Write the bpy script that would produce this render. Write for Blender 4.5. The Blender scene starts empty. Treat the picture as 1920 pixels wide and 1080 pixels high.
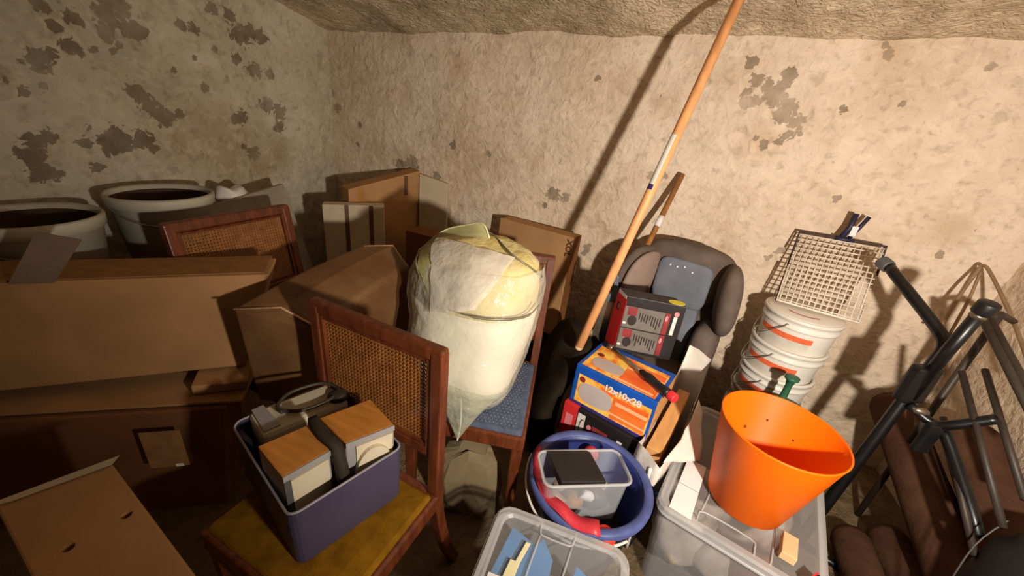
import bpy, bmesh, math, random
import numpy as np
from mathutils import Vector as V, Matrix as M, noise as NZ
random.seed(4)
C = bpy.context.scene.collection
SC = bpy.context.scene
pi = math.pi

# ------------------------------------------------------------------ camera, world, lamp, exposure
cam_d = bpy.data.cameras.new('camera'); cam_d.sensor_width = 36; cam_d.lens = 13.5
cam_d.clip_start = .02
cam = bpy.data.objects.new('camera', cam_d); C.objects.link(cam)
cam.matrix_world = M(((0.90794, -0.25984, 0.32883, 0.0), (0.40367, 0.33125, -0.85283, 0.0),
                      (0.11268, 0.90706, 0.40564, 1.35), (0, 0, 0, 1)))
SC.camera = cam
w = bpy.data.worlds.new('cellar_air'); SC.world = w; w.use_nodes = True
w.node_tree.nodes['Background'].inputs[0].default_value = (1, .66, .36, 1)
w.node_tree.nodes['Background'].inputs[1].default_value = .042
sp = bpy.data.lights.new('hand_lamp', 'SPOT'); sp.energy = 152; sp.color = (1, .915, .785)
sp.spot_size = math.radians(156); sp.spot_blend = 1.0; sp.shadow_soft_size = .03
spo = bpy.data.objects.new('hand_lamp', sp); C.objects.link(spo)
spo.location = (.64, .07, 1.19)
spo.rotation_euler = (V((-.02, 2.0, 1.15)) - V(spo.location)).to_track_quat('-Z', 'Y').to_euler()
SC.view_settings.view_transform = 'Standard'; SC.view_settings.look = 'None'
SC.view_settings.gamma = 1; SC.view_settings.use_curve_mapping = False
SC.view_settings.exposure = 0.0

# ------------------------------------------------------------------ materials
def lin(c):
    return tuple((x/255/12.92 if x/255 <= .04045 else ((x/255+.055)/1.055)**2.4) for x in c) + (1,)
def nn(t, ty, **k):
    n = t.nodes.new(ty)
    for a, b in k.items(): setattr(n, a, b)
    return n
def mat(name, rgb, rough=.6, var=.10, scale=14, bump=.12, bscale=90, metal=0, spec=.4, rgb2=None, lo=.35, hi=.7,
        alpha=None, emit=None, stretch=None, bdist=.004):
    m = bpy.data.materials.new(name); m.use_nodes = True; t = m.node_tree; L = t.links.new
    b = t.nodes['Principled BSDF']; out = t.nodes['Material Output']
    tc = nn(t, 'ShaderNodeTexCoord'); src = tc.outputs['Object']
    if stretch:
        mp = nn(t, 'ShaderNodeMapping'); mp.inputs['Scale'].default_value = stretch
        L(src, mp.inputs[0]); src = mp.outputs[0]
    n1 = nn(t, 'ShaderNodeTexNoise'); n1.inputs['Scale'].default_value = scale; n1.inputs['Detail'].default_value = 5
    L(src, n1.inputs['Vector'])
    rp = nn(t, 'ShaderNodeValToRGB'); rp.color_ramp.elements[0].position = lo; rp.color_ramp.elements[1].position = hi
    c = lin(rgb)
    if rgb2: c1, c2 = c, lin(rgb2)
    else: c1 = tuple(x*(1-var*1.6) for x in c[:3])+(1,); c2 = tuple(min(1, x*(1+var)) for x in c[:3])+(1,)
    rp.color_ramp.elements[0].color = c1; rp.color_ramp.elements[1].color = c2
    L(n1.outputs['Fac'], rp.inputs[0]); L(rp.outputs[0], b.inputs['Base Color'])
    b.inputs['Roughness'].default_value = rough; b.inputs['Metallic'].default_value = metal
    b.inputs['Specular IOR Level'].default_value = spec
    if bump:
        n2 = nn(t, 'ShaderNodeTexNoise'); n2.inputs['Scale'].default_value = bscale; n2.inputs['Detail'].default_value = 4
        L(src, n2.inputs['Vector'])
        bp = nn(t, 'ShaderNodeBump'); bp.inputs['Strength'].default_value = bump; bp.inputs['Distance'].default_value = bdist
        L(n2.outputs['Fac'], bp.inputs['Height']); L(bp.outputs[0], b.inputs['Normal'])
    if alpha is not None:
        tr = nn(t, 'ShaderNodeBsdfTransparent'); tr.inputs[0].default_value = (.96, .97, .98, 1)
        mx = nn(t, 'ShaderNodeMixShader'); lw = nn(t, 'ShaderNodeLayerWeight'); lw.inputs[0].default_value = .35
        ad = nn(t, 'ShaderNodeMath', operation='MULTIPLY_ADD'); ad.inputs[1].default_value = .35; ad.inputs[2].default_value = alpha
        ad.use_clamp = True
        L(lw.outputs['Facing'], ad.inputs[0]); L(ad.outputs[0], mx.inputs[0])
        L(tr.outputs[0], mx.inputs[1]); L(b.outputs[0], mx.inputs[2]); L(mx.outputs[0], out.inputs[0])
    return m

def plaster(name, base, base2, stain, tan, bump=1.0, ridge=28.):
    m = bpy.data.materials.new(name); m.use_nodes = True; t = m.node_tree; L = t.links.new
    b = t.nodes['Principled BSDF']; b.inputs['Roughness'].default_value = .9; b.inputs['Specular IOR Level'].default_value = .15
    tc = nn(t, 'ShaderNodeTexCoord'); src = tc.outputs['Object']
    def noise(s, d=6, dist=0.):
        n = nn(t, 'ShaderNodeTexNoise'); n.inputs['Scale'].default_value = s; n.inputs['Detail'].default_value = d
        n.inputs['Distortion'].default_value = dist; L(src, n.inputs['Vector']); return n.outputs['Fac']
    def ramp(f, p0, c0, p1, c1):
        r = nn(t, 'ShaderNodeValToRGB'); e = r.color_ramp.elements
        e[0].position = p0; e[0].color = c0; e[1].position = p1; e[1].color = c1; L(f, r.inputs[0]); return r.outputs[0]
    def mixc(f, a, bcol):
        x = nn(t, 'ShaderNodeMix', data_type='RGBA'); L(f, x.inputs[0])
        if isinstance(a, tuple): x.inputs[6].default_value = a
        else: L(a, x.inputs[6])
        if isinstance(bcol, tuple): x.inputs[7].default_value = bcol
        else: L(bcol, x.inputs[7])
        return x.outputs[2]
    def val(f, p0, p1, v1=1.):
        r = nn(t, 'ShaderNodeMapRange'); r.inputs[1].default_value = p0; r.inputs[2].default_value = p1
        r.inputs[4].default_value = v1; L(f, r.inputs[0]); return r.outputs[0]
    def math2(op, a, bb):
        n = nn(t, 'ShaderNodeMath', operation=op)
        for i, q in enumerate((a, bb)):
            if isinstance(q, (int, float)): n.inputs[i].default_value = q
            else: L(q, n.inputs[i])
        return n.outputs[0]
    c = ramp(noise(3.2, 8, .4), .33, lin(base2), .66, lin(base))
    c = mixc(val(noise(11, 6, .8), .56, .74, .35), c, lin(tan))
    c = mixc(val(noise(46, 5, .6), .60, .72, .30), c, lin(stain))
    at = nn(t, 'ShaderNodeAttribute', attribute_name='tan')
    c = mixc(val(at.outputs['Fac'], .0, .9, .5), c, lin(tan))
    c = mixc(val(noise(17, 7, .9), .50, .66, .38), c, tuple(min(1, x*1.16) for x in lin(base)[:3])+(1,))
    c = mixc(val(noise(23, 6, .5), .54, .70, .30), c, lin(stain))
    as_ = nn(t, 'ShaderNodeAttribute', attribute_name='stain')
    s = math2('ADD', as_.outputs['Fac'], math2('MULTIPLY', math2('SUBTRACT', noise(34, 5, 1.2), .5), 1.5))
    sm = val(s, .36, .44)
    c = mixc(math2('MULTIPLY', sm, val(noise(5, 4), .0, .6, .8)), c, lin(stain))
    L(c, b.inputs['Base Color'])
    h = math2('ADD', math2('MULTIPLY', noise(ridge, 6, 1.6), 1.0), math2('MULTIPLY', noise(95, 4, .5), .35))
    h = math2('ADD', h, math2('MULTIPLY', noise(9, 3, .7), 1.3))
    h = math2('SUBTRACT', h, math2('MULTIPLY', sm, .12))
    bp = nn(t, 'ShaderNodeBump'); bp.inputs['Strength'].default_value = bump; bp.inputs['Distance'].default_value = .018
    L(h, bp.inputs['Height']); L(bp.outputs[0], b.inputs['Normal'])
    return m

X = {}
X['cardboard'] = mat('cardboard', (176, 132, 88), .85, .09, 6, .08, 160, spec=.15)
X['cardboard_edge'] = mat('cardboard_edge', (150, 108, 66), .9, .1, 30, .2, 200, spec=.1)
X['cardboard_pale'] = mat('cardboard_pale', (196, 176, 150), .85, .07, 8, .06, 160, spec=.15)
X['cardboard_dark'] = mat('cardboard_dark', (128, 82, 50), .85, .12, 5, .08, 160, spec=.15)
X['tape'] = mat('packing_tape', (168, 118, 50), .4, .06, 12, .03, spec=.4)
X['tape_dark'] = mat('brown_strip', (96, 66, 42), .6, .08, 12, .03)
X['wood_chair'] = mat('chair_wood', (106, 52, 27), .38, .25, 9, .06, 120, spec=.5, stretch=(6, 6, 1))
X['cane'] = mat('cane', (158, 100, 48), .55, .2, 30, .1, 200)
X['seat_blue'] = mat('blue_seat_fabric', (84, 92, 112), .9, .15, 60, .3, 300, spec=.1)
X['seat_dot'] = mat('pale_seat_dots', (140, 146, 158), .9, .1)
X['seat_mustard'] = mat('mustard_seat_fabric', (134, 92, 16), .9, .18, 25, .3, 300, spec=.1)
X['crate'] = mat('mauve_plastic', (72, 66, 88), .45, .06, 10, .04, 60, spec=.4)
X['crate_rim'] = mat('pale_worn_rim', (150, 142, 150), .5, .1, 40)
X['leather'] = mat('brown_leather', (94, 60, 34), .5, .2, 7, .25, 45, spec=.4, rgb2=(116, 84, 52))
X['leather_edge'] = mat('worn_leather_edge', (186, 142, 106), .6, .15, 40)
X['white_plastic'] = mat('white_plastic', (226, 218, 208), .38, .04, 5, .03, 30, spec=.45)
X['tub_white'] = mat('old_white_tub', (186, 180, 160), .55, .10, 6, .06, 30)
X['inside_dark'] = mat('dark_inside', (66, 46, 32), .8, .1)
X['stripe'] = mat('orange_stripe', (226, 104, 62), .5, .1, 30)
X['wire'] = mat('steel_wire', (170, 165, 155), .3, .1, metal=.8)
X['black_plastic'] = mat('black_plastic', (22, 21, 22), .42, .15, 20, .06, 120, spec=.45)
X['dark_brown'] = mat('dark_brown_cloth', (42, 34, 24), .95, .2, 10, .3, 25, spec=.1)  # even dark brown for the soft bag and the low box
X['black_bag'] = mat('black_bag', (30, 28, 29), .6, .2, 10, .3, 25, spec=.5)
X['black_steel'] = mat('black_steel', (16, 15, 17), .35, .2, 20, .03, spec=.5)
X['grey_plastic'] = mat('grey_plastic', (86, 84, 84), .5, .1)
X['grey_tube'] = mat('grey_brown_tube', (60, 50, 42), .5, .15, 20, .05, metal=.1)
X['brass_tube'] = mat('dull_brass_tube', (150, 122, 92), .45, .12, 20, .05, metal=.3)
X['terracotta'] = mat('brown_roll', (78, 52, 40), .95, .22, 9, .6, 70, spec=.05, rgb2=(100, 72, 54))
X['seat_fabric'] = mat('brown_grey_fabric', (104, 90, 82), .9, .12, 14, .25, 220, spec=.15)
X['seat_fabric_light'] = mat('taupe_fabric', (150, 128, 116), .9, .1, 8, .2, 220, spec=.15)
X['seat_fabric_blue'] = mat('slate_fabric', (116, 118, 128), .85, .1, 10, .2, 260, spec=.15)
X['red'] = mat('red_print', (212, 48, 50), .45, .06, 8, .02)
X['red_strap'] = mat('red_plastic', (196, 52, 62), .4, .1, 14, .03)
X['red_bright'] = mat('orange_red_plastic', (240, 58, 30), .35, .05)
X['pink'] = mat('pink_print', (226, 130, 138), .5, .08)
X['black_card'] = mat('black_card', (34, 29, 29), .45, .15, 10, .03, spec=.4)
X['grey_print'] = mat('grey_print', (112, 104, 97), .5, .1, 20)
X['white_print'] = mat('white_print', (222, 212, 205), .5, .05)
X['dark_red_print'] = mat('dark_red_print', (140, 46, 48), .5, .15, 30)
X['bit_print'] = mat('dark_print', (44, 36, 36), .5, .1)
X['yellow'] = mat('yellow_sticker', (222, 205, 60), .45, .05)
X['blue_card'] = mat('blue_card', (22, 82, 178), .4, .12, 10, .02)
X['violet_card'] = mat('violet_card', (52, 44, 110), .45, .2, 10, .02)
X['flame'] = mat('flame_print', (238, 110, 30), .4, .1, 22, 0, rgb2=(250, 205, 90), lo=.4, hi=.6)
X['red_orange'] = mat('red_orange_print', (232, 84, 32), .4, .1, 12, 0, rgb2=(240, 132, 56))
X['oval_grey'] = mat('oval_print', (186, 172, 168), .4, .05, 8, 0)
X['pale_orange'] = mat('pale_orange_print', (248, 184, 132), .4, .06)
X['card_inside'] = mat('tan_board', (200, 146, 88), .7, .1, 8, .08, 120, stretch=(6, 1, 6))
X['white_bag'] = mat('white_film', (224, 214, 204), .45, .05, 9, .35, 18, spec=.4, bdist=.01)
X['orange'] = mat('orange_plastic', (236, 102, 2), .45, .03, 4, .02, 60, spec=.25)
X['dirt'] = mat('dirt', (120, 54, 14), .9, .1)
X['blue_bucket'] = mat('blue_plastic', (44, 56, 118), .42, .08, 6, .05, 40, spec=.4)
X['clear'] = mat('clear_plastic', (214, 216, 220), .28, .04, 6, .08, 14, spec=.5, alpha=.07)
X['clear_lid'] = mat('clear_lid_plastic', (206, 202, 200), .32, .04, 6, .05, 14, spec=.5, alpha=.15)
X['clear_rim'] = mat('frosted_rim', (206, 204, 202), .35, .04, 6, .05, 14, spec=.5, alpha=.42)
X['film'] = mat('clear_film', (236, 230, 210), .22, .04, 6, .9, 16, spec=.6, alpha=.20, bdist=.02)
X['film_edge'] = mat('film_fold', (116, 108, 84), .35, .1, spec=.5)
X['filling'] = mat('white_filling', (228, 218, 196), .5, .05, 7, .35, 12, spec=.4, bdist=.02)
X['filling_yellow'] = mat('yellow_filling', (206, 184, 116), .75, .10, 12, .5, 22, rgb2=(212, 200, 156), bdist=.02)
X['wood_pole'] = mat('pole_wood', (232, 164, 108), .5, .10, 8, .04, 80, stretch=(8, 8, 1.5))
X['wood_old'] = mat('old_stick_wood', (166, 112, 58), .65, .18, 10, .1, 80, stretch=(8, 8, 1.5))
X['wood_pale'] = mat('pale_wood', (214, 178, 132), .65, .08, 12, .06, 80)
X['veneer'] = mat('wood_veneer', (196, 128, 56), .42, .14, 5, .02, 60, stretch=(2, 10, 2))
X['silver'] = mat('silver_front', (176, 170, 168), .4, .05, 10, .02, metal=.3)
X['beige'] = mat('beige_plastic', (212, 198, 170), .5, .05, 8, .03)
X['cable'] = mat('dark_cable', (60, 54, 40), .5, .1)
X['green'] = mat('green_plastic', (44, 92, 66), .42, .1, 10, .03)
X['steel'] = mat('steel', (150, 135, 115), .3, .12, 30, .04, metal=.8)
X['blue_sheet'] = mat('blue_sheet', (70, 142, 206), .5, .08, 9, .03)
X['paper'] = mat('paper', (232, 224, 222), .8, .03, 8, .05, 30)
X['cream'] = mat('cream_plastic', (232, 222, 176), .5, .04)
X['sack'] = mat('grey_brown_paper', (134, 116, 88), .85, .1, 9, .35, 20, spec=.15, bdist=.01)
X['stuff'] = mat('mixed_rags', (150, 128, 110), .8, .25, 16, .4, 30, rgb2=(196, 180, 168))
X['ink'] = mat('brown_ink', (84, 54, 30), .8, .05)
X['blue_mark'] = mat('blue_mark', (60, 130, 200), .5, .05)
X['floor'] = plaster('dirty_concrete', (138, 116, 88), (108, 88, 64), (74, 58, 40), (120, 98, 70), .7, 20)
X['wall'] = plaster('lumpy_limewash', (224, 204, 182), (204, 180, 154), (122, 104, 84), (192, 162, 130), .55, 17)
X['wall_l'] = plaster('peeling_limewash', (206, 194, 172), (178, 168, 144), (104, 82, 62), (158, 122, 84), .5, 14)
X['ceil'] = plaster('rough_vault', (226, 204, 174), (178, 158, 130), (120, 100, 78), (160, 148, 112), 1.0, 34)

# ------------------------------------------------------------------ mesh building (all shapes are given in world metres)
class MB:
    def __init__(s, m=None): s.bm = bmesh.new(); s.m = m or M()
    def vs(s, pts): return [s.bm.verts.new(s.m @ V(p)) for p in pts]
    def face(s, v):
        try: return s.bm.faces.new(v)
        except ValueError: return None
    def hexa(s, p):      # 4 bottom (ccw from above), 4 top
        v = s.vs(p)
        for f in ((3, 2, 1, 0), (4, 5, 6, 7), (0, 1, 5, 4), (1, 2, 6, 5), (2, 3, 7, 6), (3, 0, 4, 7)): s.face([v[i] for i in f])
        return s
    def box(s, x0, x1, y0, y1, z0, z1):
        return s.hexa([(x0, y0, z0), (x1, y0, z0), (x1, y1, z0), (x0, y1, z0), (x0, y0, z1), (x1, y0, z1), (x1, y1, z1), (x0, y1, z1)])
    def loft(s, rings, cap=True, closed=True):
        R = [s.vs(r) for r in rings]; n = len(R[0])
        for a, b in zip(R, R[1:]):
            for i in range(n if closed else n-1): s.face([a[i], a[(i+1) % n], b[(i+1) % n], b[i]])
        if cap: s.face(R[0][::-1]); s.face(R[-1])
        return s
    def lathe(s, prof, seg=40, c=(0, 0, 0), a0=0, a1=2*pi, cap=False):
        full = abs(a1-a0-2*pi) < 1e-6; k = seg if full else seg+1
        rings = [[(c[0]+r*math.cos(a0+(a1-a0)*i/seg), c[1]+r*math.sin(a0+(a1-a0)*i/seg), c[2]+z) for i in range(k)] for r, z in prof]
        return s.loft(rings, cap, full)
    def tube(s, pts, r, seg=10, cap=True, smooth=0, sq=False, rs=None):
        P = [V(p) for p in pts]
        if smooth and len(P) > 2:
            Q = []
            for i in range(len(P)-1):
                a, b, c, d = P[max(i-1, 0)], P[i], P[i+1], P[min(i+2, len(P)-1)]
                for k in range(smooth):
                    u = k/smooth
                    Q.append(.5*((2*b)+(c-a)*u+(2*a-5*b+4*c-d)*u*u+(3*b-a-3*c+d)*u**3))
            P = Q+[P[-1]]
        T = [(P[min(i+1, len(P)-1)]-P[max(i-1, 0)]).normalized() for i in range(len(P))]
        nrm = T[0].orthogonal().normalized()
        if sq: nrm = (V((1, 0, 0))-T[0]*T[0].x).normalized(); seg = 4
        rings = []
        for i, p in enumerate(P):
            nrm = (nrm-T[i]*nrm.dot(T[i])).normalized(); bn = T[i].cross(nrm)
            rr = r if rs is None else rs[min(int(i*len(rs)/len(P)), len(rs)-1)]
            off = pi/4 if sq else 0
            rings.append([tuple(p+(nrm*math.cos(off+2*pi*j/seg)+bn*math.sin(off+2*pi*j/seg))*rr*(1.414 if sq else 1)) for j in range(seg)])
        return s.loft(rings, cap)
    def ball(s, c, r, seg=16, rg=10):
        rx, ry, rz = (r, r, r) if isinstance(r, (int, float)) else r
        rings = [[(c[0]+rx*math.sin(pi*i/rg)*math.cos(2*pi*j/seg), c[1]+ry*math.sin(pi*i/rg)*math.sin(2*pi*j/seg), c[2]-rz*math.cos(pi*i/rg)) for j in range(seg)] for i in range(1, rg)]
        s.loft(rings, False)
        v = list(s.bm.verts)[-(rg-1)*seg:]
        b = s.vs([(c[0], c[1], c[2]-rz)])[0]; t = s.vs([(c[0], c[1], c[2]+rz)])[0]
        for j in range(seg):
            s.face([b, v[(j+1) % seg], v[j]]); s.face([t, v[-seg+j], v[-seg+(j+1) % seg]])
        return s
    def jitter(s, amp, f=9., seed=0.):
        for v in s.bm.verts: v.co += NZ.noise_vector(v.co*f+V((seed, seed*2, 0)))*amp
        return s
    def sub(s, n=1, smooth=.0):
        bmesh.ops.subdivide_edges(s.bm, edges=s.bm.edges[:], cuts=n, use_grid_fill=True); return s
    def build(s, name, m, parent=None, bevel=0, smooth=False, sub=0, seg=2, solid=0, origin=None):
        bmesh.ops.remove_doubles(s.bm, verts=s.bm.verts[:], dist=1e-6)
        bmesh.ops.recalc_face_normals(s.bm, faces=s.bm.faces[:])
        off = V((0, 0, 0)); p = parent
        while p: off += p.location; p = p.parent
        if origin is None and parent is None:
            xs = [v.co for v in s.bm.verts]
            origin = V((sum(c.x for c in xs)/len(xs), sum(c.y for c in xs)/len(xs), min(c.z for c in xs)))
        loc = V(origin) if origin is not None else V((0, 0, 0))
        bmesh.ops.translate(s.bm, verts=s.bm.verts[:], vec=-(off+loc))
        me = bpy.data.meshes.new(name); s.bm.to_mesh(me); s.bm.free()
        o = bpy.data.objects.new(name, me); C.objects.link(o)
        if parent: o.parent = parent
        o.location = loc
        me.materials.append(X[m] if isinstance(m, str) else m)
        if smooth:
            for f in me.polygons: f.use_smooth = True
        if solid:
            d = o.modifiers.new('solid', 'SOLIDIFY'); d.thickness = solid; d.offset = 0
        if bevel:
            d = o.modifiers.new('bevel', 'BEVEL'); d.width = bevel; d.segments = seg; d.limit_method = 'ANGLE'; d.angle_limit = math.radians(35)
        if sub:
            d = o.modifiers.new('sub', 'SUBSURF'); d.levels = sub; d.render_levels = sub
        return o

def tag(o, label, cat, group=None, kind=None):
    if label: o['label'] = label
    if cat: o['category'] = cat
    if group: o['group'] = group
    if kind: o['kind'] = kind
    return o
def thing(name, label, cat, loc, group=None):
    o = bpy.data.objects.new(name, None); C.objects.link(o); o.location = loc; o.empty_display_size = .05
    return tag(o, label, cat, group)
def dup(root, loc, label=None):
    r = root.copy(); C.objects.link(r); r.location = loc
    if label: r['label'] = label
    for ch in list(root.children):
        c = ch.copy(); C.objects.link(c); c.parent = r
        for g in list(ch.children):
            d = g.copy(); C.objects.link(d); d.parent = c
    return r
def frame(o, yaw=0., tilt=0., roll=0.):
    return M.Translation(V(o)) @ M.Rotation(math.radians(yaw), 4, 'Z') @ M.Rotation(math.radians(tilt), 4, 'X') @ M.Rotation(math.radians(roll), 4, 'Y')
def face_m(o, xd, yd):
    x = V(xd).normalized(); y = V(yd); y = (y-x*y.dot(x)).normalized(); z = x.cross(y)
    return M(((x.x, y.x, z.x, o[0]), (x.y, y.y, z.y, o[1]), (x.z, y.z, z.z, o[2]), (0, 0, 0, 1)))
def decal(parent, name, fm, u0, u1, v0, v1, m, h=.0006, lift=0.):
    return MB(fm).box(u0, u1, v0, v1, lift, lift+h).build(name, m, parent)
def ellipse(parent, name, fm, u, v, a, b, m, h=.0008, lift=0., n=28, power=1.):
    def pt(i, z):
        c, s_ = math.cos(2*pi*i/n), math.sin(2*pi*i/n)
        return (u+a*math.copysign(abs(c)**power, c), v+b*math.copysign(abs(s_)**power, s_), z)
    return MB(fm).loft([[pt(i, lift) for i in range(n)], [pt(i, lift+h) for i in range(n)]]).build(name, m, parent)
def text(parent, name, s, fm, size, m, bold=.0):
    cu = bpy.data.curves.new('lettering', 'FONT'); cu.body = s; cu.size = size; cu.extrude = .0004; cu.offset = bold
    cu.resolution_u = 3
    t = bpy.data.objects.new('lettering', cu); C.objects.link(t)
    bpy.context.view_layer.update()
    me = bpy.data.meshes.new_from_object(t); bpy.data.objects.remove(t)
    off = V((0, 0, 0)); p = parent
    while p: off += p.location; p = p.parent
    me.transform(M.Translation(-off) @ fm); me.name = name
    me.materials.clear(); me.materials.append(X[m])
    o = bpy.data.objects.new(name, me); C.objects.link(o); o.parent = parent
    return o

# ------------------------------------------------------------------ the cellar
BACK_ST=[(0.131,1.658,0.026),(0.171,1.594,0.03),(0.215,1.579,0.026),(0.247,1.552,0.034),(0.275,1.62,0.029),(0.275,1.589,0.027),(0.153,1.554,0.022),(0.158,1.515,0.031),(0.187,1.518,0.022),(0.257,1.54,0.041),(0.312,1.516,0.03),(0.306,1.48,0.039),(0.352,1.455,0.032),(0.367,1.466,0.021),(0.342,1.403,0.022),(0.323,1.374,0.02),(0.272,1.363,0.02),(0.237,1.384,0.011),(0.384,1.419,0.013),(-0.479,1.554,0.015),(-1.245,1.162,0.021),(-1.01,1.148,0.021),(-1.609,0.996,0.04),(-1.521,1.022,0.045),(-1.342,0.971,0.029),(-0.137,1.172,0.025),(-0.094,1.179,0.023),(-0.61,0.994,0.037),(-0.534,0.988,0.028),(-0.645,0.93,0.017),(0.598,1.193,0.015),(0.533,1.731,0.013),(0.553,1.707,0.019),(-0.371,0.751,0.026),(-0.382,0.715,0.017),(0.996,1.048,0.015),(0.447,0.895,0.017),(0.48,0.941,0.019),(-2.143,1.352,0.027),(-2.1,1.275,0.031),(-1.916,1.192,0.02),(-1.945,1.078,0.017),(0.848,1.683,0.016),(0.494,1.518,0.014),(0.658,1.552,0.01),(-0.18,1.506,0.009)]
LEFT_ST=[(0.789,1.511,0.025),(0.869,1.492,0.031),(1.01,1.558,0.049),(0.971,1.527,0.045),(1.046,1.496,0.043),(1.016,1.477,0.025),(0.954,1.461,0.031),(0.81,1.454,0.023),(0.741,1.343,0.041),(0.776,1.365,0.023),(0.835,1.397,0.031),(0.82,1.409,0.015),(0.9,1.399,0.014),(0.957,1.404,0.012),(0.982,1.431,0.015),(1.222,1.548,0.025),(1.27,1.546,0.024),(1.366,1.642,0.029),(1.442,1.633,0.035),(1.486,1.562,0.052),(1.541,1.587,0.037),(1.587,1.58,0.038),(1.344,1.477,0.017),(1.246,1.429,0.012),(1.156,1.36,0.014),(1.272,1.307,0.025),(1.445,1.449,0.032),(1.53,1.419,0.036),(1.614,1.412,0.029),(1.034,1.214,0.041),(1.058,1.183,0.033),(1.081,1.169,0.042),(1.141,1.188,0.024),(0.994,1.269,0.035),(1.015,1.243,0.031),(0.978,1.081,0.039),(0.899,1.081,0.053),(0.872,1.044,0.031),(0.862,1.075,0.03),(0.727,1.259,0.017),(0.805,0.981,0.024),(0.634,1.028,0.038),(0.653,0.967,0.043),(0.789,1.07,0.025),(1.636,1.148,0.03),(1.605,1.136,0.018),(1.575,1.257,0.041),(1.649,1.221,0.042),(1.422,1.191,0.033),(1.39,1.175,0.022),(1.409,1.046,0.02),(1.46,1.004,0.035),(0.818,1.124,0.01),(1.008,1.041,0.023),(0.641,1.269,0.012),(0.674,1.237,0.018),(0.693,1.089,0.027),(0.651,1.081,0.027)]
BACK_TAN=[(-0.913,1.418,0.082),(-0.375,1.533,0.054),(-0.149,1.477,0.066),(0.547,1.723,0.05),(0.976,1.146,0.061),(-1.122,1.069,0.091),(-0.741,1.153,0.07),(0.249,1.361,0.067),(0.257,0.86,0.063),(-1.569,1.387,0.077),(-1.814,1.095,0.1),(-1.225,1.568,0.067)]
LEFT_TAN=[(1.242,1.08,0.156),(1.115,1.062,0.098),(1.356,1.06,0.137),(1.337,0.955,0.111),(1.478,0.927,0.104),(1.585,0.999,0.092),(1.267,1.134,0.104)]

def relief(name, u0, u1, v0, v1, step, to3, nrm, mat_, amp, st=(), tan=(), f=2.2):
    nu = int((u1-u0)/step)+1; nv = int((v1-v0)/step)+1
    U, W = np.meshgrid(np.linspace(u0, u1, nu), np.linspace(v0, v1, nv))
    U = U.ravel(); W = W.ravel(); N = V(nrm)
    co = []
    for a, b in zip(U, W):
        p = V(to3(a, b))
        q = NZ.noise(p*f)*.6+NZ.noise(p*f*3.1)*.28+NZ.noise(p*f*9)*.12
        co.append(p+N*amp*q)
    idx = np.arange(nu*nv).reshape(nv, nu)
    F = np.stack([idx[:-1, :-1], idx[:-1, 1:], idx[1:, 1:], idx[1:, :-1]], -1).reshape(-1, 4)
    me = bpy.data.meshes.new(name); me.from_pydata([tuple(c) for c in co], [], F.tolist()); me.update()
    for nm, bl in (('stain', st), ('tan', tan)):
        vals = np.zeros(nu*nv)
        for (x, y, r) in bl:
            vals = np.maximum(vals, 1-np.hypot(U-x, W-y)/(r*1.55))
        a = me.attributes.new(nm, 'FLOAT', 'POINT'); a.data.foreach_set('value', np.clip(vals, 0, 1).astype(np.float32))
    for p in me.polygons: p.use_smooth = True
    me.materials.append(X[mat_])
    o = bpy.data.objects.new(name, me); C.objects.link(o); o['kind'] = 'structure'
    return o
relief('wall_back', -2.24, 1.26, -.02, 1.82, .009, lambda a, b: (a, 2.005, b), (0, 1, 0), 'wall', .016, BACK_ST, BACK_TAN, 3.)
relief('wall_left', -.5, 2.06, -.02, 2.5, .012, lambda a, b: (-2.15, a, b), (1, 0, 0), 'wall_l', .03, LEFT_ST, LEFT_TAN, 2.2)
relief('wall_right', -.5, 2.06, -.02, 2.5, .02, lambda a, b: (1.225, a, b), (1, 0, 0), 'wall', .03)
relief('ceiling', -2.24, 1.3, -.5, 2.06, .016, lambda a, b: (a, b, 1.742+.026*a+.26*(2-b)), (0, 0, 1), 'ceil', .035, f=3.)
relief('floor', -2.24, 1.3, -.5, 2.06, .025, lambda a, b: (a, b, 0), (0, 0, 1), 'floor', .006)

# ------------------------------------------------------------------ cartons
def carton(name, label, fm, sx, sy, sz, m='cardboard', group=None, seam=True, cat='box'):
    t = thing(name, label, cat, fm.translation, group)
    MB(fm).box(0, sx, 0, sy, 0, sz).build('carton', m, t, bevel=.004)
    return t

# long carton along the left, its top corner by the cane chair
t = thing('cardboard_box', 'long closed brown cardboard box lying on the left, in front of the cane chair back', 'box', (-1.32, .5, .5))
FT = [(-1.147, .643, .505), (-1.085, .725, .82), (-1.66, .155, .82), (-1.70, .09, .505)]
dv = V((-.105, .105, 0))
b0, t0, t1, b1 = [V(p) for p in FT]
MB().hexa([b1, b0, b0+dv, b1+dv, t1, t0, t0+dv, t1+dv]).build('carton', 'cardboard', t, bevel=.005)
q = MB(); q.hexa([t0+V((-.02, 0, .001)), t0+dv*.95+V((-.02, 0, .001)), t1+dv*.95+V((0, 0, .001)), t1+V((0, 0, .001)),
                  t0+V((-.02, 0, .004)), t0+dv*.95+V((-.02, 0, .006)), t1+dv*.95+V((0, 0, .006)), t1+V((0, 0, .004))])
q.build('top_flap', 'cardboard_edge', t)
# raised end flap
fm = face_m((-1.47, .325, .822), (.10, .10, .0), (.035, .045, .14))
MB(fm).hexa([(-.01, 0, 0), (.075, 0, 0), (.075, 0, .004), (-.01, 0, .004), (.075, .135, 0), (.155, .115, 0), (.155, .115, .004), (.075, .135, .004)]).build('raised_flap', mat('dull_card', (128, 104, 84), .85), t)

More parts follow.
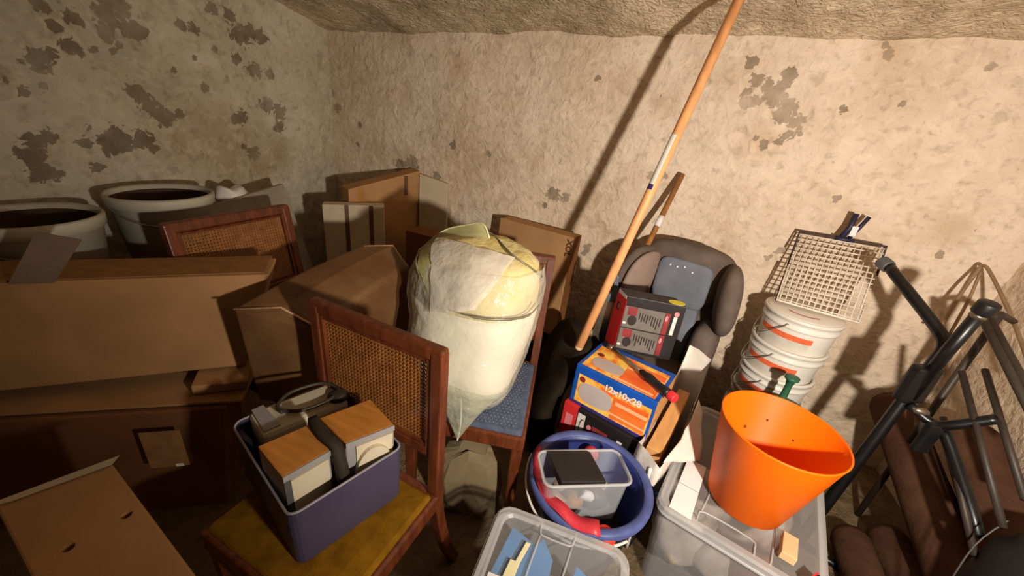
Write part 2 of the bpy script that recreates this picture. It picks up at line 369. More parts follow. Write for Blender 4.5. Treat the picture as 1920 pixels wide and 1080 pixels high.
# big dark box under it, with a loose flat sheet between
t = thing('large_cardboard_box', 'large dark brown cardboard box on the floor beneath the long box', 'box', (-1.3, .36, 0))
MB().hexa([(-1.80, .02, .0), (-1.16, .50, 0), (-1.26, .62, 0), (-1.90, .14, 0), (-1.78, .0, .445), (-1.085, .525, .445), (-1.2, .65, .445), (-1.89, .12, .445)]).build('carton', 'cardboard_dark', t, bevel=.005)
fm = face_m((-1.36, .30, .24), (.7, .53, 0), (0, 0, 1))
decal(t, 'parcel_label', fm, .15, .25, .03, .17, 'cardboard_edge', .001, .03)
decal(t, 'paper_tag', fm, .215, .235, .03, .04, 'paper', .001, .0315)
MB().hexa([(-1.75, .04, .452), (-1.06, .56, .452), (-1.16, .68, .455), (-1.85, .16, .455), (-1.75, .04, .459), (-1.06, .56, .459), (-1.16, .68, .462), (-1.85, .16, .462)]).build('cardboard_sheet', 'cardboard', None)
o = bpy.data.objects['cardboard_sheet']; tag(o, 'flat brown cardboard sheet sandwiched between the long box and the dark box', 'sheet')
MB().hexa([(-1.19, .50, .464), (-1.09, .60, .464), (-1.20, .70, .464), (-1.30, .60, .464), (-1.19, .50, .497), (-1.08, .60, .497), (-1.20, .70, .497), (-1.30, .60, .497)]).build('small_flat_carton', 'cardboard', None, bevel=.003)
tag(bpy.data.objects['small_flat_carton'], 'low flat carton poking out under the right end of the long box', 'box')

# near box with two finger holes, bottom left corner
t = thing('holed_box', 'brown cardboard box with two round finger holes, at the bottom left corner', 'box', (-.75, .13, 0))
bm = MB()
A = [(-.985, .085), (-.925, .225), (-.50, .165), (-.53, .03)]
bm.loft([[(x, y, .0) for x, y in A], [(x, y, .6) for x, y in A]])
bx = bm.build('carton', 'cardboard', t, bevel=.004)
for (hx, hy) in ((-.773, .179), (-.785, .106)):
    cut = MB().lathe([(.0085, 0), (.0085, .2)], 16, (hx, hy, .5), cap=True).build('cutter', 'inside_dark', t)
    md = bx.modifiers.new('hole', 'BOOLEAN'); md.object = cut; md.operation = 'DIFFERENCE'; md.solver = 'EXACT'
    bpy.context.view_layer.update()
    dg = bpy.context.evaluated_depsgraph_get(); me2 = bpy.data.meshes.new_from_object(bx.evaluated_get(dg))
    bx.modifiers.clear(); bx.data = me2; bpy.data.objects.remove(cut)
    MB().lathe([(.0083, 0), (.0083, .004)], 16, (hx, hy, .5005), cap=True).build('hole_shade_disc', 'inside_dark', t)  # dark disc on the hole floor, the hole's shade put into its colour
MB().hexa([(-.99, .078, .597), (-.98, .10, .6), (-.93, .235, .6), (-.94, .245, .597), (-.99, .078, .605), (-.965, .10, .605), (-.915, .222, .605), (-.93, .24, .605)]).build('folded_lip', 'cardboard_pale', t)

# cartons in the far left corner
def leaning(name, label, p0, p1, depth, m):
    """front-top corners p0, p1; the box stands on the floor behind that edge"""
    p0, p1 = V(p0), V(p1); d = (p1-p0); n = V((-d.y, d.x, 0)).normalized()*depth
    t = thing(name, label, 'box', (p0.x, p0.y, 0))
    g0, g1 = V((p0.x, p0.y, 0)), V((p1.x, p1.y, 0))
    MB().hexa([g0, g1, g1+n, g0+n, p0, p1, p1+n, p0+n]).build('carton', m, t, bevel=.004)
    return t, face_m(g0, d-V((0, 0, d.z)), (0, 0, 1)), (g1-g0).length
t, f2, L_ = leaning('striped_carton', 'pale grey carton with two dark vertical strips, in the left corner', (-1.63, 1.415, .835), (-1.405, 1.615, .840), .07, 'cardboard_pale')
decal(t, 'strip', f2, .105, .125, .3, .8365, 'tape_dark', .002); decal(t, 'strip', f2, .225, .245, .3, .838, 'tape_dark', .002)
t, f2, L_ = leaning('tall_carton', 'tall brown carton with tape strips and a sloping top in the corner', (-1.595, 1.56, .900), (-1.405, 1.93, 1.0), .11, 'cardboard')
decal(t, 'tape', f2, .05, .085, .6, .905, 'tape', .001); decal(t, 'tape', f2, .315, .335, .86, .97, 'tape_dark', .001)
t, f2, L_ = leaning('lit_face_slab', 'added pale slab for the lit right face of the tall carton', (-1.395, 1.905, .985), (-1.23, 1.955, .95), .03, 'cardboard_pale')  # pale colour stands for light on the tall carton's right face
fm = frame((-1.30, 1.66, 0), 0)
t = carton('low_dark_carton', 'dark low carton in the shadow behind the leather case', fm, .26, .13, .72, 'cardboard_dark')

# flat carton behind the second chair with lettering
fm = frame((-.835, 1.835, .30), -9, -2)
t = carton('lettered_carton', 'flat lettered brown carton leaning on the wall behind the blue-seated chair', fm, .435, .10, .55, 'cardboard')
r3 = fm.to_3x3()
f2 = face_m(fm @ V((.405, -.001, .535)), r3 @ V((0, 0, -1)), r3 @ V((1, 0, 0)))
text(t, 'lettering', 'XOL', f2, .042, 'ink', .0016)
f3 = face_m(fm @ V((.435, 0, 0)), r3 @ V((0, 1, 0)), (0, 0, 1))
decal(t, 'side_panel', f3, .004, .096, .02, .55, 'cardboard_dark', .001)

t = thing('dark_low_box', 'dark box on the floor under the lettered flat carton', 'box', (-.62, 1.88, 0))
MB(frame((-.85, 1.83, 0), -8)).box(0, .44, 0, .11, 0, .292).build('carton', 'dark_brown', t, bevel=.004)

# grey board and film behind the third chair
t = thing('grey_board', 'pale grey board leaning behind the rear cane chair', 'board', (-1.72, 1.17, 0))
MB().hexa([(-1.66, 1.0, 0), (-1.66, 1.48, 0), (-1.68, 1.48, 0), (-1.68, 1.0, 0), (-1.80, .985, .855), (-1.80, 1.345, .915), (-1.82, 1.345, .915), (-1.82, .985, .855)]).build('panel', mat('grey_board', (150, 138, 120), .8), t, bevel=.003)
bm = MB().ball((-1.86, 1.13, .868), (.05, .08, .05), 18, 12).jitter(.03, 18, 3)
tag(bm.build('plastic_wrap', 'white_bag', None, smooth=True), 'small crumpled white plastic wrap between tub and grey board', 'plastic wrap')

# white tubs, a spiral of two, on a low carton
t = thing('support_carton', 'brown carton under the two white tubs by the left wall', 'box', (-1.85, .6, 0))
MB().box(-2.10, -1.68, .37, 1.0, 0, .44).build('carton', 'cardboard_dark', t, bevel=.004)
def tub(loc, label, name):
    t = thing(name, label, 'tub', loc)
    x, y, z = loc
    MB().lathe([(0, .012), (.11, .012), (.155, .44), (.163, .45), (.170, .442), (.168, .41), (.158, .405), (.115, 0), (0, 0)], 44, (x, y, z)).build('shell', 'tub_white', t, smooth=True)
    MB().lathe([(.1, .015), (.152, .43)], 44, (x, y, z)).build('lining', 'inside_dark', t, smooth=True)  # dark inner sleeve: shade inside the white tub, put into colour
    MB().tube([(x+.165*math.cos(a), y+.165*math.sin(a), z+.43-.09*math.sin((a+1.9)/1.9*pi*.5)) for a in [(-1.9+i*.2) for i in range(10)]], .004, 6).build('bail', 'wire', t, smooth=True)
    return t
tub((-1.86, .50, .445), 'large old white tub by the left wall, nearest the picture edge', 'white_tub')
tub((-1.86, .86, .475), 'white tub with a dark notch under its rim, beside the rear cane chair', 'white_tub')
t = thing('dark_bag', 'dark purplish bag at the far left edge beside the white tub', 'bag', (-1.72, .26, .44))
MB().ball((-1.76, .29, .62), (.09, .10, .2), 18, 12).jitter(.04, 9, 2).build('bag_body', mat('plum_cloth', (44, 24, 34), .9), t, smooth=True)

# ------------------------------------------------------------------ cane chairs
def cane_panel(P, w, h, parent, pitch=.0105):
    """P(u,v) -> point; woven octagonal cane: paired uprights and rails with two sets of diagonals."""
    bm = MB()
    def strip(a, b, r, off):
        a = P(*a)+off; b = P(*b)+off
        d = (b-a).normalized(); n = (P(w, 0)-P(0, 0)).cross(P(0, h)-P(0, 0)).normalized(); s_ = d.cross(n)*r
        v = [a-s_, a+s_, b+s_, b-s_]; k = n*.0006
        bm.hexa([v[0]-k, v[1]-k, v[2]-k, v[3]-k, v[0]+k, v[1]+k, v[2]+k, v[3]+k])
    n = (P(w, 0)-P(0, 0)).cross(P(0, h)-P(0, 0)).normalized()
    i = pitch/2
    while i < w:
        strip((i, 0), (i, h), .0015, n*.0006); i += pitch
    i = pitch/2
    while i < h:
        strip((0, i), (w, i), .0015, -n*.0006); i += pitch
    for sgn in (1, -1):
        k = -h
        while k < w:
            u0, u1 = max(0, k), min(w, k+h)
            if u1-u0 > .004:
                if sgn > 0: strip((u0, u0-k), (u1, u1-k), .0010, n*.0018)
                else: strip((w-u0, u0-k), (w-u1, u1-k), .0010, -n*.0018)
            k += pitch
    o = bm.build('cane_weave', 'cane', parent); o['kind'] = 'stuff'
    return o
def chair(label, o, yaw, w, dpt, seat_m, H=.88, rake=.06, low=.57, sh=.46, dots=False, splay=.11):
    fm = frame(o, yaw)
    t = thing('cane_chair', label, 'chair', o)
    hw = w/2
    def yb(z): return rake*(z-.46)/(H-.46) if z > .46 else splay*((.46-z)/.46)**1.6
    for s_ in (-1, 1):
        pts = [(s_*(hw-.016), yb(z), z) for z in (0, .12, .24, .36, .46, .58, .72, H-.012)]
        MB(fm).tube(pts, .0155, sq=True, smooth=4).build('rear_leg', 'wood_chair', t, bevel=.004)
        MB(fm).tube([(s_*(hw-.02), -dpt+.025, 0), (s_*(hw-.02), -dpt+.025, sh-.03)], .018, sq=True, rs=[.013, .019]).build('front_leg', 'wood_chair', t, bevel=.004)
    MB(fm).hexa([(-hw, yb(H-.04)-.014, H-.035), (hw, yb(H-.04)-.014, H-.035), (hw, yb(H-.04)+.014, H-.035), (-hw, yb(H-.04)+.014, H-.035),
                 (-hw, yb(H)-.014, H), (hw, yb(H)-.014, H), (hw, yb(H)+.014, H), (-hw, yb(H)+.014, H)]).build('top_rail', 'wood_chair', t, bevel=.007)
    MB(fm).box(-hw+.03, hw-.03, yb(low)-.011, yb(low)+.011, low-.03, low).build('lower_rail', 'wood_chair', t, bevel=.004)
    hz = H-.035-low
    def P(u, v):
        z = low+v
        return V((-hw+.031+u, yb(z), z))
    inv = fm
    cane_panel(lambda u, v: inv @ P(u, v), w-.062, hz, t)
    # little moulding round the cane
    for s_ in (-1, 1):
        MB(fm).tube([(s_*(hw-.036), yb(low)-.006, low), (s_*(hw-.036), yb(H-.035)-.006, H-.035)], .006, sq=True).build('cane_bead', 'wood_chair', t)
    for z in (low+.005, H-.04):
        MB(fm).tube([(-hw+.032, yb(z)-.006, z), (hw-.032, yb(z)-.006, z)], .006, 4).build('cane_bead', 'wood_chair', t)
    # apron and cushion
    z0, z1 = sh-.065, sh-.012
    MB(fm).box(-hw+.005, hw-.005, -dpt, -dpt+.024, z0, z1).build('front_rail', 'wood_chair', t, bevel=.006)
    MB(fm).box(-hw+.02, hw-.02, -.02, .005, z0, z1).build('back_rail', 'wood_chair', t, bevel=.006)
    for s_ in (-1, 1):
        MB(fm).box(min(s_*hw, s_*(hw-.024)), max(s_*hw, s_*(hw-.024)), -dpt+.01, .0, z0, z1).build('side_rail', 'wood_chair', t, bevel=.006)
    e = .013
    rings = []
    for z, g in ((z1-.012, e), (z1+.004, e*.8), (sh-.001, e*1.6), (sh+.004, .06)):
        rings.append([(-hw+g, -dpt+g, z), (hw-g, -dpt+g, z), (hw-g, -g-.008, z), (-hw+g, -g-.008, z)])
    MB(fm).loft(rings).build('seat', seat_m, t, bevel=.006)
    if dots:
        bm = MB(fm); n = 0
        for i in range(26):
            for j in range(26):
                u = -hw+.032+(w-.064)*(i+(.5 if j % 2 else 0))/26; v = -dpt+.032+(dpt-.064)*j/25.5
                bm.box(u-.0016, u+.0016, v-.0016, v+.0016, sh+.0035, sh+.0045)
        d = bm.build('seat_dots', 'seat_dot', t); d['kind'] = 'stuff'
    return t
chair('near cane-backed wooden chair with mustard seat carrying the mauve crate', (-.555, .60, 0), -2, .40, .345, 'seat_mustard', H=.89, rake=-.005, low=.60, splay=.12)
chair('cane-backed wooden chair with dotted blue seat carrying the plastic sack', (-.53, 1.225, 0), 15, .395, .42, 'seat_blue', H=.88, rake=.10, dots=True)
chair('rear cane-backed wooden chair standing behind the long cardboard box', (-1.375, .865, 0), 90, .44, .38, 'seat_mustard', H=.92, rake=.075, low=.63)

# ------------------------------------------------------------------ mauve crate and what is in it
fm = frame((-.500, .300, .468), 73)      # local x runs along the right-hand long side, local y to the left
t = thing('plastic_crate', 'mauve grey plastic crate standing on the mustard chair seat', 'crate', fm.translation)
L0, W0, Hc = .25, .325, .155
def rr(x0, x1, y0, y1, z, r=.02, n=4):
    pts = []
    for cx, cy, a in ((x1-r, y1-r, 0), (x0+r, y1-r, 90), (x0+r, y0+r, 180), (x1-r, y0+r, 270)):
        for k in range(n+1):
            an = math.radians(a+90*k/n); pts.append((cx+r*math.cos(an), cy+r*math.sin(an), z))
    return pts
def sag(ring, dz=.032, ax=0, lo=0, hi=1):
    return [(x, y, z-dz*max(0, math.sin(pi*(y-.0)/W0))*(1 if x < .05 else .25)) for x, y, z in ring]
rings = [rr(.003, L0-.003, .003, W0-.003, 0), rr(.001, L0-.001, .001, W0-.001, Hc*.5), sag(rr(0, L0, 0, W0, Hc)), sag(rr(.004, L0-.004, .004, W0-.004, Hc)),
         rr(.005, L0-.005, .005, W0-.005, Hc*.5), rr(.007, L0-.007, .007, W0-.007, .006)]
MB(fm).loft(rings).build('crate_body', 'crate', t, smooth=False)
rim = sag(rr(.002, L0-.002, .002, W0-.002, Hc+.001)); MB(fm).tube(rim+[rim[0]], .0028, 6).build('worn_rim', 'crate_rim', t, smooth=True)
zc = .478
def slab(P4, z0, z1):      # P4: ccw quad
    return MB().hexa([(x, y, z0) for x, y in P4]+[(x, y, z1) for x, y in P4])
def speaker(label, P4, strap):
    c = sum((V((x, y, 0)) for x, y in P4), V())/4
    t = thing('small_speaker', label, 'speaker', (c.x, c.y, zc), 'small speakers in the mauve crate')
    slab(P4, zc, .671).build('cabinet', 'silver', t, bevel=.003)
    slab(P4, .6712, .682).build('veneer_top', 'veneer', t, bevel=.002)
    a, b = V((*P4[0], 0)), V((*P4[1], 0)); d = (b-a); n = V((d.y, -d.x, 0)).normalized(); u = d.normalized()
    fmm = face_m(a+n*.0003+V((0, 0, zc)), u, (0, 0, 1))
    wd = d.length
    decal(t, 'front_panel', fmm, .012 if not strap else .02, wd-.006, .01, .186, 'beige', .004)
    decal(t, 'front_trim', fmm, 0, wd, .19, .204, 'silver', .003)
    if strap: ellipse(t, 'speaker_cone', fmm, wd*.52, .10, wd*.40, .075, 'beige', .010, .004)
    else: decal(t, 'side_strip', fmm, .0, .012, .005, .188, 'grey_plastic', .003)
    return t
# left and right blocks: near edge first
speaker('small wooden-topped speaker at the near left of the mauve crate', [(-.540, .325), (-.516, .414), (-.606, .449), (-.644, .351)], False)
speaker('small wooden-topped speaker at the right of the mauve crate beside the chair back', [(-.502, .442), (-.451, .535), (-.555, .572), (-.604, .468)], True)
bm = MB()
bm.tube([(-.607, .452, .687), (-.56, .432, .690), (-.516, .425, .684), (-.500, .420, .665), (-.493, .420, .63), (-.497, .424, .56)], .014, 4, smooth=4)
tag(bm.build('dark_strap', mat('olive_strap', (48, 40, 26), .8), None, smooth=True), 'dark strap running between the two small speakers in the crate', 'strap')
t = thing('telephone_box', 'off-white plastic appliance with a dark cable, at the back of the mauve crate', 'appliance', (-.73, .50, .50))
P4 = [(-.707, .398), (-.634, .583), (-.735, .605), (-.80, .43)]
slab(P4, .48, .636).build('housing', 'beige', t, bevel=.012)
slab([(-.712, .408), (-.700, .44), (-.79, .462), (-.796, .437)], .6362, .639).build('front_strip', 'silver', t)
MB().tube([(-.735, .465, .645), (-.69, .49, .647), (-.665, .55, .648), (-.68, .59, .648), (-.73, .585, .648), (-.765, .52, .648), (-.75, .47, .648), (-.72, .46, .65)], .0045, 8, smooth=5).build('cable', 'cable', t, smooth=True)
MB().ball((-.665, .575, .640), (.03, .025, .012)).jitter(.006, 40).build('cable_bundle', 'cable', t, smooth=True)
o = MB().hexa([(-.79, .42, .478), (-.74, .41, .478), (-.72, .40, .478), (-.79, .40, .478), (-.80, .41, .60), (-.75, .40, .60), (-.73, .388, .60), (-.795, .395, .60)]).build('blue_folder', 'crate', None)
tag(o, 'dark blue folder edge between the crate wall and the appliance', 'folder')

# ------------------------------------------------------------------ brown case on the rear chair
t = thing('leather_case', 'brown leather case with a sloping lid and pale worn edges, left of the plastic sack', 'case', (-.9, .8, .47))
fr = [(-1.00, .57, .47), (-1.007, .555, .80), (-.911, .627, .80), (-.815, .655, .755), (-.81, .70, .47)]
bk = [(-.95, .97, .47), (-.957, .986, .885), (-.878, 1.06, .885), (-.787, 1.032, .834), (-.79, 1.0, .47)]
fr = [V(p) for p in fr]; bk = [V(p) for p in bk]
rings = [[a.lerp(b, k/6)+V((0, 0, .010*math.sin(pi*k/6))) for a, b in zip(fr, bk)] for k in range(7)]
MB().loft([[tuple(p) for p in r] for r in rings]).build('case_body', 'leather', t, bevel=.014, seg=3)
MB().tube([fr[1]+V((.01, .0, -.001)), fr[2]+V((0, 0, .001)), fr[3]+V((-.004, 0, .002))], .0035, 6).build('front_piping', 'leather_edge', t, smooth=True)
MB().tube([bk[1]+V((.01, -.006, -.004)), bk[2]+V((0, -.01, -.004)), bk[3]+V((-.008, -.01, -.006))], .0045, 6).build('back_piping', 'leather_edge', t, smooth=True)

# ------------------------------------------------------------------ clear plastic sack
t = thing('plastic_sack', 'tall clear plastic sack stuffed with white and yellow padding, on the blue-seated chair', 'sack', (-.54, 1.0, .466))
SEC_OFF = .045
SEC = [(.468, -.545, .985, .125, .13), (.50, -.54, .975, .150, .15), (.58, -.55, .98, .180, .165), (.68, -.562, 1.0, .200, .170), (.78, -.565, 1.02, .212, .172),
       (.87, -.567, 1.035, .215, .168), (.93, -.567, 1.05, .200, .155), (.965, -.567, 1.06, .165, .13), (.985, -.567, 1.065, .11, .085), (.992, -.567, 1.065, .03, .025)]
def sec(z, g=1.0):
    for a, b in zip(SEC, SEC[1:]):
        if a[0] <= z <= b[0]:
            k = (z-a[0])/(b[0]-a[0]); return [a[i]+(b[i]-a[i])*k+(SEC_OFF if i == 1 else 0) for i in range(5)]
    q = list(SEC[-1] if z > SEC[0][0] else SEC[0]); q[1] += SEC_OFF; return q
def sack_pt(th, z, g=0.):
    _, cx, cy, rx, ry = sec(z)
    x, y = math.cos(th), math.sin(th)
    p = V((cx+(rx+g)*math.copysign(abs(x)**.85, x), cy+(ry+g)*math.copysign(abs(y)**.85, y), z))
    return p+NZ.noise_vector(p*7)*.016+NZ.noise_vector(p*19)*.005
ZZ = [.468, .48, .50, .53, .56, .60, .64, .68, .72, .76, .80, .84, .87, .90, .93, .95, .965, .975, .985, .992]
ring = lambda z, g: [tuple(sack_pt(2*pi*j/48, z, g)) for j in range(48)]
MB().loft([[(x, y, zz+max(0, .085-(zz-.468)*1.2)*max(0, 1-(y-.84)/.14) if zz < .54 else zz) for x, y, zz in ring(z, -.008)] for z in ZZ if z < .81]).build('white_padding', 'filling', t, smooth=True)
MB().loft([ring(z, -.014) for z in ZZ if z > .79]).build('yellow_padding', 'filling_yellow', t, smooth=True)
MB().loft([ring(z, .004) for z in ZZ if z < .94], cap=False).build('film', 'film', t, smooth=True)
# crumpled white panel of film on the front, with the fold lines of the film lying on the padding
PANEL = [[(-0.648,1.0,0.972),(-0.622,0.997,0.977),(-0.579,0.991,0.978),(-0.536,0.984,0.98),(-0.496,0.979,0.982),(-0.46,0.98,0.981),(-0.429,0.991,0.976),(-0.398,1.002,0.971)],
 [(-0.636,0.958,0.957),(-0.596,0.953,0.959),(-0.559,0.95,0.961),(-0.519,0.941,0.966),(-0.485,0.942,0.966),(-0.455,0.948,0.964),(-0.428,0.96,0.96),(-0.401,0.975,0.955)],
 [(-0.617,0.929,0.933),(-0.581,0.926,0.937),(-0.547,0.924,0.94),(-0.515,0.923,0.942),(-0.484,0.924,0.943),(-0.456,0.931,0.943),(-0.43,0.939,0.941),(-0.405,0.952,0.937)],
 [(-0.594,0.894,0.914),(-0.564,0.894,0.917),(-0.534,0.894,0.921),(-0.505,0.894,0.924),(-0.477,0.895,0.927),(-0.452,0.902,0.927),(-0.428,0.909,0.927),(-0.41,0.931,0.92)],
 [(-0.587,0.883,0.884),(-0.559,0.882,0.889),(-0.531,0.882,0.894),(-0.503,0.88,0.899),(-0.477,0.88,0.904),(-0.454,0.886,0.906),(-0.432,0.894,0.906),(-0.411,0.902,0.906)],
 [(-0.58,0.871,0.854),(-0.553,0.869,0.862),(-0.526,0.867,0.869),(-0.501,0.866,0.875),(-0.477,0.867,0.881),(-0.456,0.871,0.884),(-0.437,0.879,0.885),(-0.418,0.888,0.886)],
 [(-0.574,0.862,0.824),(-0.549,0.86,0.832),(-0.526,0.859,0.84),(-0.503,0.858,0.848),(-0.48,0.857,0.855),(-0.461,0.861,0.86),(-0.442,0.866,0.864),(-0.425,0.874,0.866)],
 [(-0.568,0.853,0.792),(-0.546,0.852,0.801),(-0.525,0.851,0.811),(-0.505,0.85,0.82),(-0.485,0.85,0.828),(-0.467,0.853,0.834),(-0.449,0.855,0.841),(-0.433,0.862,0.845)]]
def lay(rows, g=.008): return [[tuple(V(p)+(V(p)-V((-.52, 1.04, V(p).z-.03))).normalized()*g) for p in row] for row in rows]
MB().loft(lay(PANEL, .014), cap=False, closed=False).sub(1).jitter(.004, 25, 3).build('crumpled_film', mat('crinkled_film', (226, 214, 202), .22, .06, 7, .6, 15, spec=.7, alpha=.55, bdist=.02), t, smooth=True)
OLIVE = [[(-.728, 1.05, .915), (-.70, 1.02, .935), (-.675, 1.0, .95), (-.648, .985, .962)], [(-.727, 1.013, .907), (-.661, .944, .935), (-.639, .937, .936), (-.62, .933, .936)], [(-.665, .922, .929), (-.638, .908, .924), (-.616, .899, .918), (-.595, .892, .91)],
 [(-.662, .912, .916), (-.633, .895, .904), (-.609, .886, .888), (-.587, .878, .872)], [(-.659, .903, .903), (-.63, .887, .881), (-.604, .875, .857), (-.58, .865, .833)]]
MB().loft(lay(OLIVE, .005), cap=False, closed=False).build('olive_lining', mat('olive_film', (168, 160, 100), .4, .1, 12, .3, 20), t, smooth=True)
MB().tube([(-.735, 1.02, .905), (-.678, .915, .918), (-.650, .893, .885), (-.60, .868, .82), (-.585, .856, .80)], .0028, 6, smooth=5).build('side_fold', 'film_edge', t, smooth=True)
FOLD = lay([[(-.548, 1.085, 1.0), (-.515, 1.10, .988), (-.411, 1.008, .978), (-.351, 1.021, .947), (-.317, 1.05, .915)]], .006)[0]
MB().tube(FOLD, .0030, 6, smooth=5).build('film_fold', 'film_edge', t, smooth=True)
LOW = lay([[(-.515, .851, .824), (-.446, .852, .825), (-.391, .877, .821), (-.343, .919, .819), (-.311, .964, .822), (-.296, 1.0, .845)]], .004)[0]
MB().tube(LOW, .0035, 6, smooth=5, rs=[.0015, .004, .0045, .004, .002]).build('lower_fold', 'film_edge', t, smooth=True)
up_ = [(-.78, 1.06, .878), (-.70, 1.09, .965), (-.617, 1.09, 1.004), (-.540, 1.07, 1.030), (-.505, 1.06, .992)]
lo_ = [(-.745, 1.03, .895), (-.66, 1.03, .945), (-.60, 1.02, .965), (-.54, 1.03, .975), (-.49, 1.03, .975)]
MB().loft([lo_, [tuple(V(a_).lerp(V(b_), .5)+V((0, .012, 0))) for a_, b_ in zip(lo_, up_)], up_], cap=False, closed=False).sub(1).build('collar', mat('collar_film', (206, 198, 140), .35, .08, 10, .5, 20, spec=.5, alpha=.7), t, smooth=True)
MB().tube(up_, .003, 6, smooth=4).build('collar_hem', mat('pale_hem', (214, 208, 160), .4), t, smooth=True)
# empty corner of film hanging over the front edge of the seat
tip = V((-.420, .785, .425)); R_ = []
for k in range(9):
    u = k/8
    R_.append([tuple((sack_pt(2*pi*j/24, .535, .004)+V((0, 0, -.05*math.sin(2*pi*j/24)))).lerp(tip, u**.9)+NZ.noise_vector(V((j, k, 1))*.45)*.008*(1-u)+V((0, 0, .02*math.sin(pi*u)))) for j in range(24)])
bm = MB(); bm.loft(R_, cap=False)
bm.build('empty_corner', mat('sack_corner_film', (196, 196, 168), .2, .05, 8, .8, 22, spec=.6, alpha=.40, bdist=.02), t, smooth=True)
MB().tube([tip, tip.lerp(V((-.44, .86, .52)), .5)+V((.004, -.012, .004)), V((-.455, .855, .535))], .003, 6, smooth=4).build('corner_crease', 'white_plastic', t, smooth=True)

# ------------------------------------------------------------------ poles
t = thing('wooden_pole', 'long orange-brown wooden pole with a white sticker, slanting up to the ceiling', 'pole', (-.205, 1.33, .56))
pa = V((-.193, 1.290, .575)); pb = pa.lerp(V((.035, 1.625, 1.87)), .955)
MB().tube([pa, pa.lerp(pb, .5), pb], .0165, 16, rs=[.0165]*3).build('shaft', 'wood_pole', t, smooth=True)
d = (pb-pa).normalized()
s0, s1 = pa.lerp(pb, .497), pa.lerp(pb, .628)
side = V((-.75, -.62, .2)); side = (side-d*side.dot(d)).normalized(); bn = d.cross(side)
def patch(a, b, r, a0, a1, n=8):
    return [[tuple(p+(side*math.cos(math.radians(x))+bn*math.sin(math.radians(x)))*r) for x in np.linspace(a0, a1, n)] for p in (a, b)]
MB().loft(patch(s0, s1, .0170, -55, 55), cap=False, closed=False).build('sticker', 'white_print', t)
MB().loft(patch(pa.lerp(pb, .482), pa.lerp(pb, .496), .0171, -55, 55), cap=False, closed=False).build('sticker_mark', 'violet_card', t)
MB().ball(pa, .0162).build('rounded_end', 'wood_pale', t, smooth=True)
t = thing('wooden_stick', 'thinner brown stick with a white band leaning on the wall behind the long pole', 'stick', (-.217, 1.34, .1))
qa, qb = V((-.222, 1.365, .085)), V((-.005, 1.972, 1.198))
MB().tube([qa.lerp(qb, .09), qa.lerp(qb, .5), qb], .0125, 14).build('shaft', 'wood_old', t, smooth=True)
MB().tube([qa.lerp(qb, .795), qa.lerp(qb, .835)], .0133, 14).build('white_band', 'paper', t, smooth=True)
MB().tube([qa.lerp(qb, .08), qa.lerp(qb, .105)], .0145, 14).build('ferrule', 'steel', t, smooth=True)
MB().tube([qa, qa.lerp(qb, .04), qa.lerp(qb, .08)], .012, 14, rs=[.007, .013, .013]).build('bare_tip', 'wood_pale', t, smooth=True)
t = thing('black_sack', 'black soft bag standing in the dark gap right of the blue-seated chair', 'bag', (-.31, 1.5, 0))
bm = MB(); R_ = []
for z, rx, ry in ((0, .06, .2), (.05, .075, .22), (.25, .075, .21), (.42, .07, .19), (.52, .065, .17), (.56, .04, .10)):
    R_.append([(-.325+.10*max(0, z-.3)/.25*.9+rx*math.cos(2*pi*j/28)-.06*math.sin(2*pi*j/28), 1.43+ry*math.sin(2*pi*j/28), z) for j in range(28)])
bm.loft(R_).sub(1).jitter(.018, 9, 5).build('bag_body', 'dark_brown', t, smooth=True)

# ------------------------------------------------------------------ child car seat
t = thing('child_car_seat', 'brown and slate child car seat with padded side wings, against the back wall', 'car seat', (.1, 1.78, 0))
fm = frame((.115, 1.80, 0), -14)
def pad(name, c, r, m, pw=.55, lean=0, seg=28, rg=18, tw=0):
    rings = []
    cR = M.Rotation(math.radians(lean), 3, 'Y') @ M.Rotation(math.radians(tw), 3, 'Z')
    def sg(a, p): return math.copysign(abs(a)**p, a)
    for i in range(rg+1):
        ph = -pi/2+pi*i/rg
        rings.append([tuple(V(c)+cR @ V((r[0]*sg(math.cos(ph), pw)*sg(math.cos(2*pi*j/seg), pw), r[1]*sg(math.cos(ph), pw)*sg(math.sin(2*pi*j/seg), pw), r[2]*sg(math.sin(ph), pw)))) for j in range(seg)])
    return MB(fm).loft(rings, cap=False).build(name, m, t, smooth=True)
pad('back_shell', (0, .06, .60), (.205, .055, .33), 'seat_fabric', .6)
pad('headrest', (0, .03, .80), (.20, .07, .13), 'seat_fabric', .6)
pad('head_cushion', (.01, -.03, .765), (.115, .03, .105), 'seat_fabric_blue', .35)
pad('back_cushion', (.015, -.02, .53), (.10, .035, .17), 'seat_fabric_blue', .4)
pad('back_stripe', (.035, -.05, .52), (.035, .012, .12), 'seat_fabric', .5)
pad('right_wing', (.205, -.05, .755), (.048, .125, .150), 'seat_fabric', .85, -6, tw=10)
pad('left_wing', (-.185, -.06, .745), (.042, .15, .150), 'seat_fabric', .85, 8, tw=-14)
pad('left_wing_lining', (-.150, -.085, .745), (.030, .135, .135), 'seat_fabric_light', .9, 8, tw=-14)
pad('right_bolster', (.175, -.04, .47), (.055, .11, .16), 'seat_fabric', .6)
pad('left_bolster', (-.165, -.03, .47), (.055, .11, .16), 'seat_fabric', .6)
pad('seat_base', (0, -.10, .20), (.22, .17, .20), 'seat_fabric', .4)
for i, (x, z) in enumerate(((-.05, .84), (-.02, .838), (.01, .846), (.045, .832))):
    ellipse(t, 'white_speck', face_m(fm @ V((x, -.064, z)), (1, -.25, 0), (0, 0, 1)), 0, 0, .004, .004, 'paper', .002, n=8)
t = thing('hand_saw', 'grey saw handle with a hole, standing up behind the red and black tool case', 'saw', (-.12, 1.49, .2))
fm2 = face_m((-.170, 1.515, .0), (1, .15, 0), (.1, 0, 1))
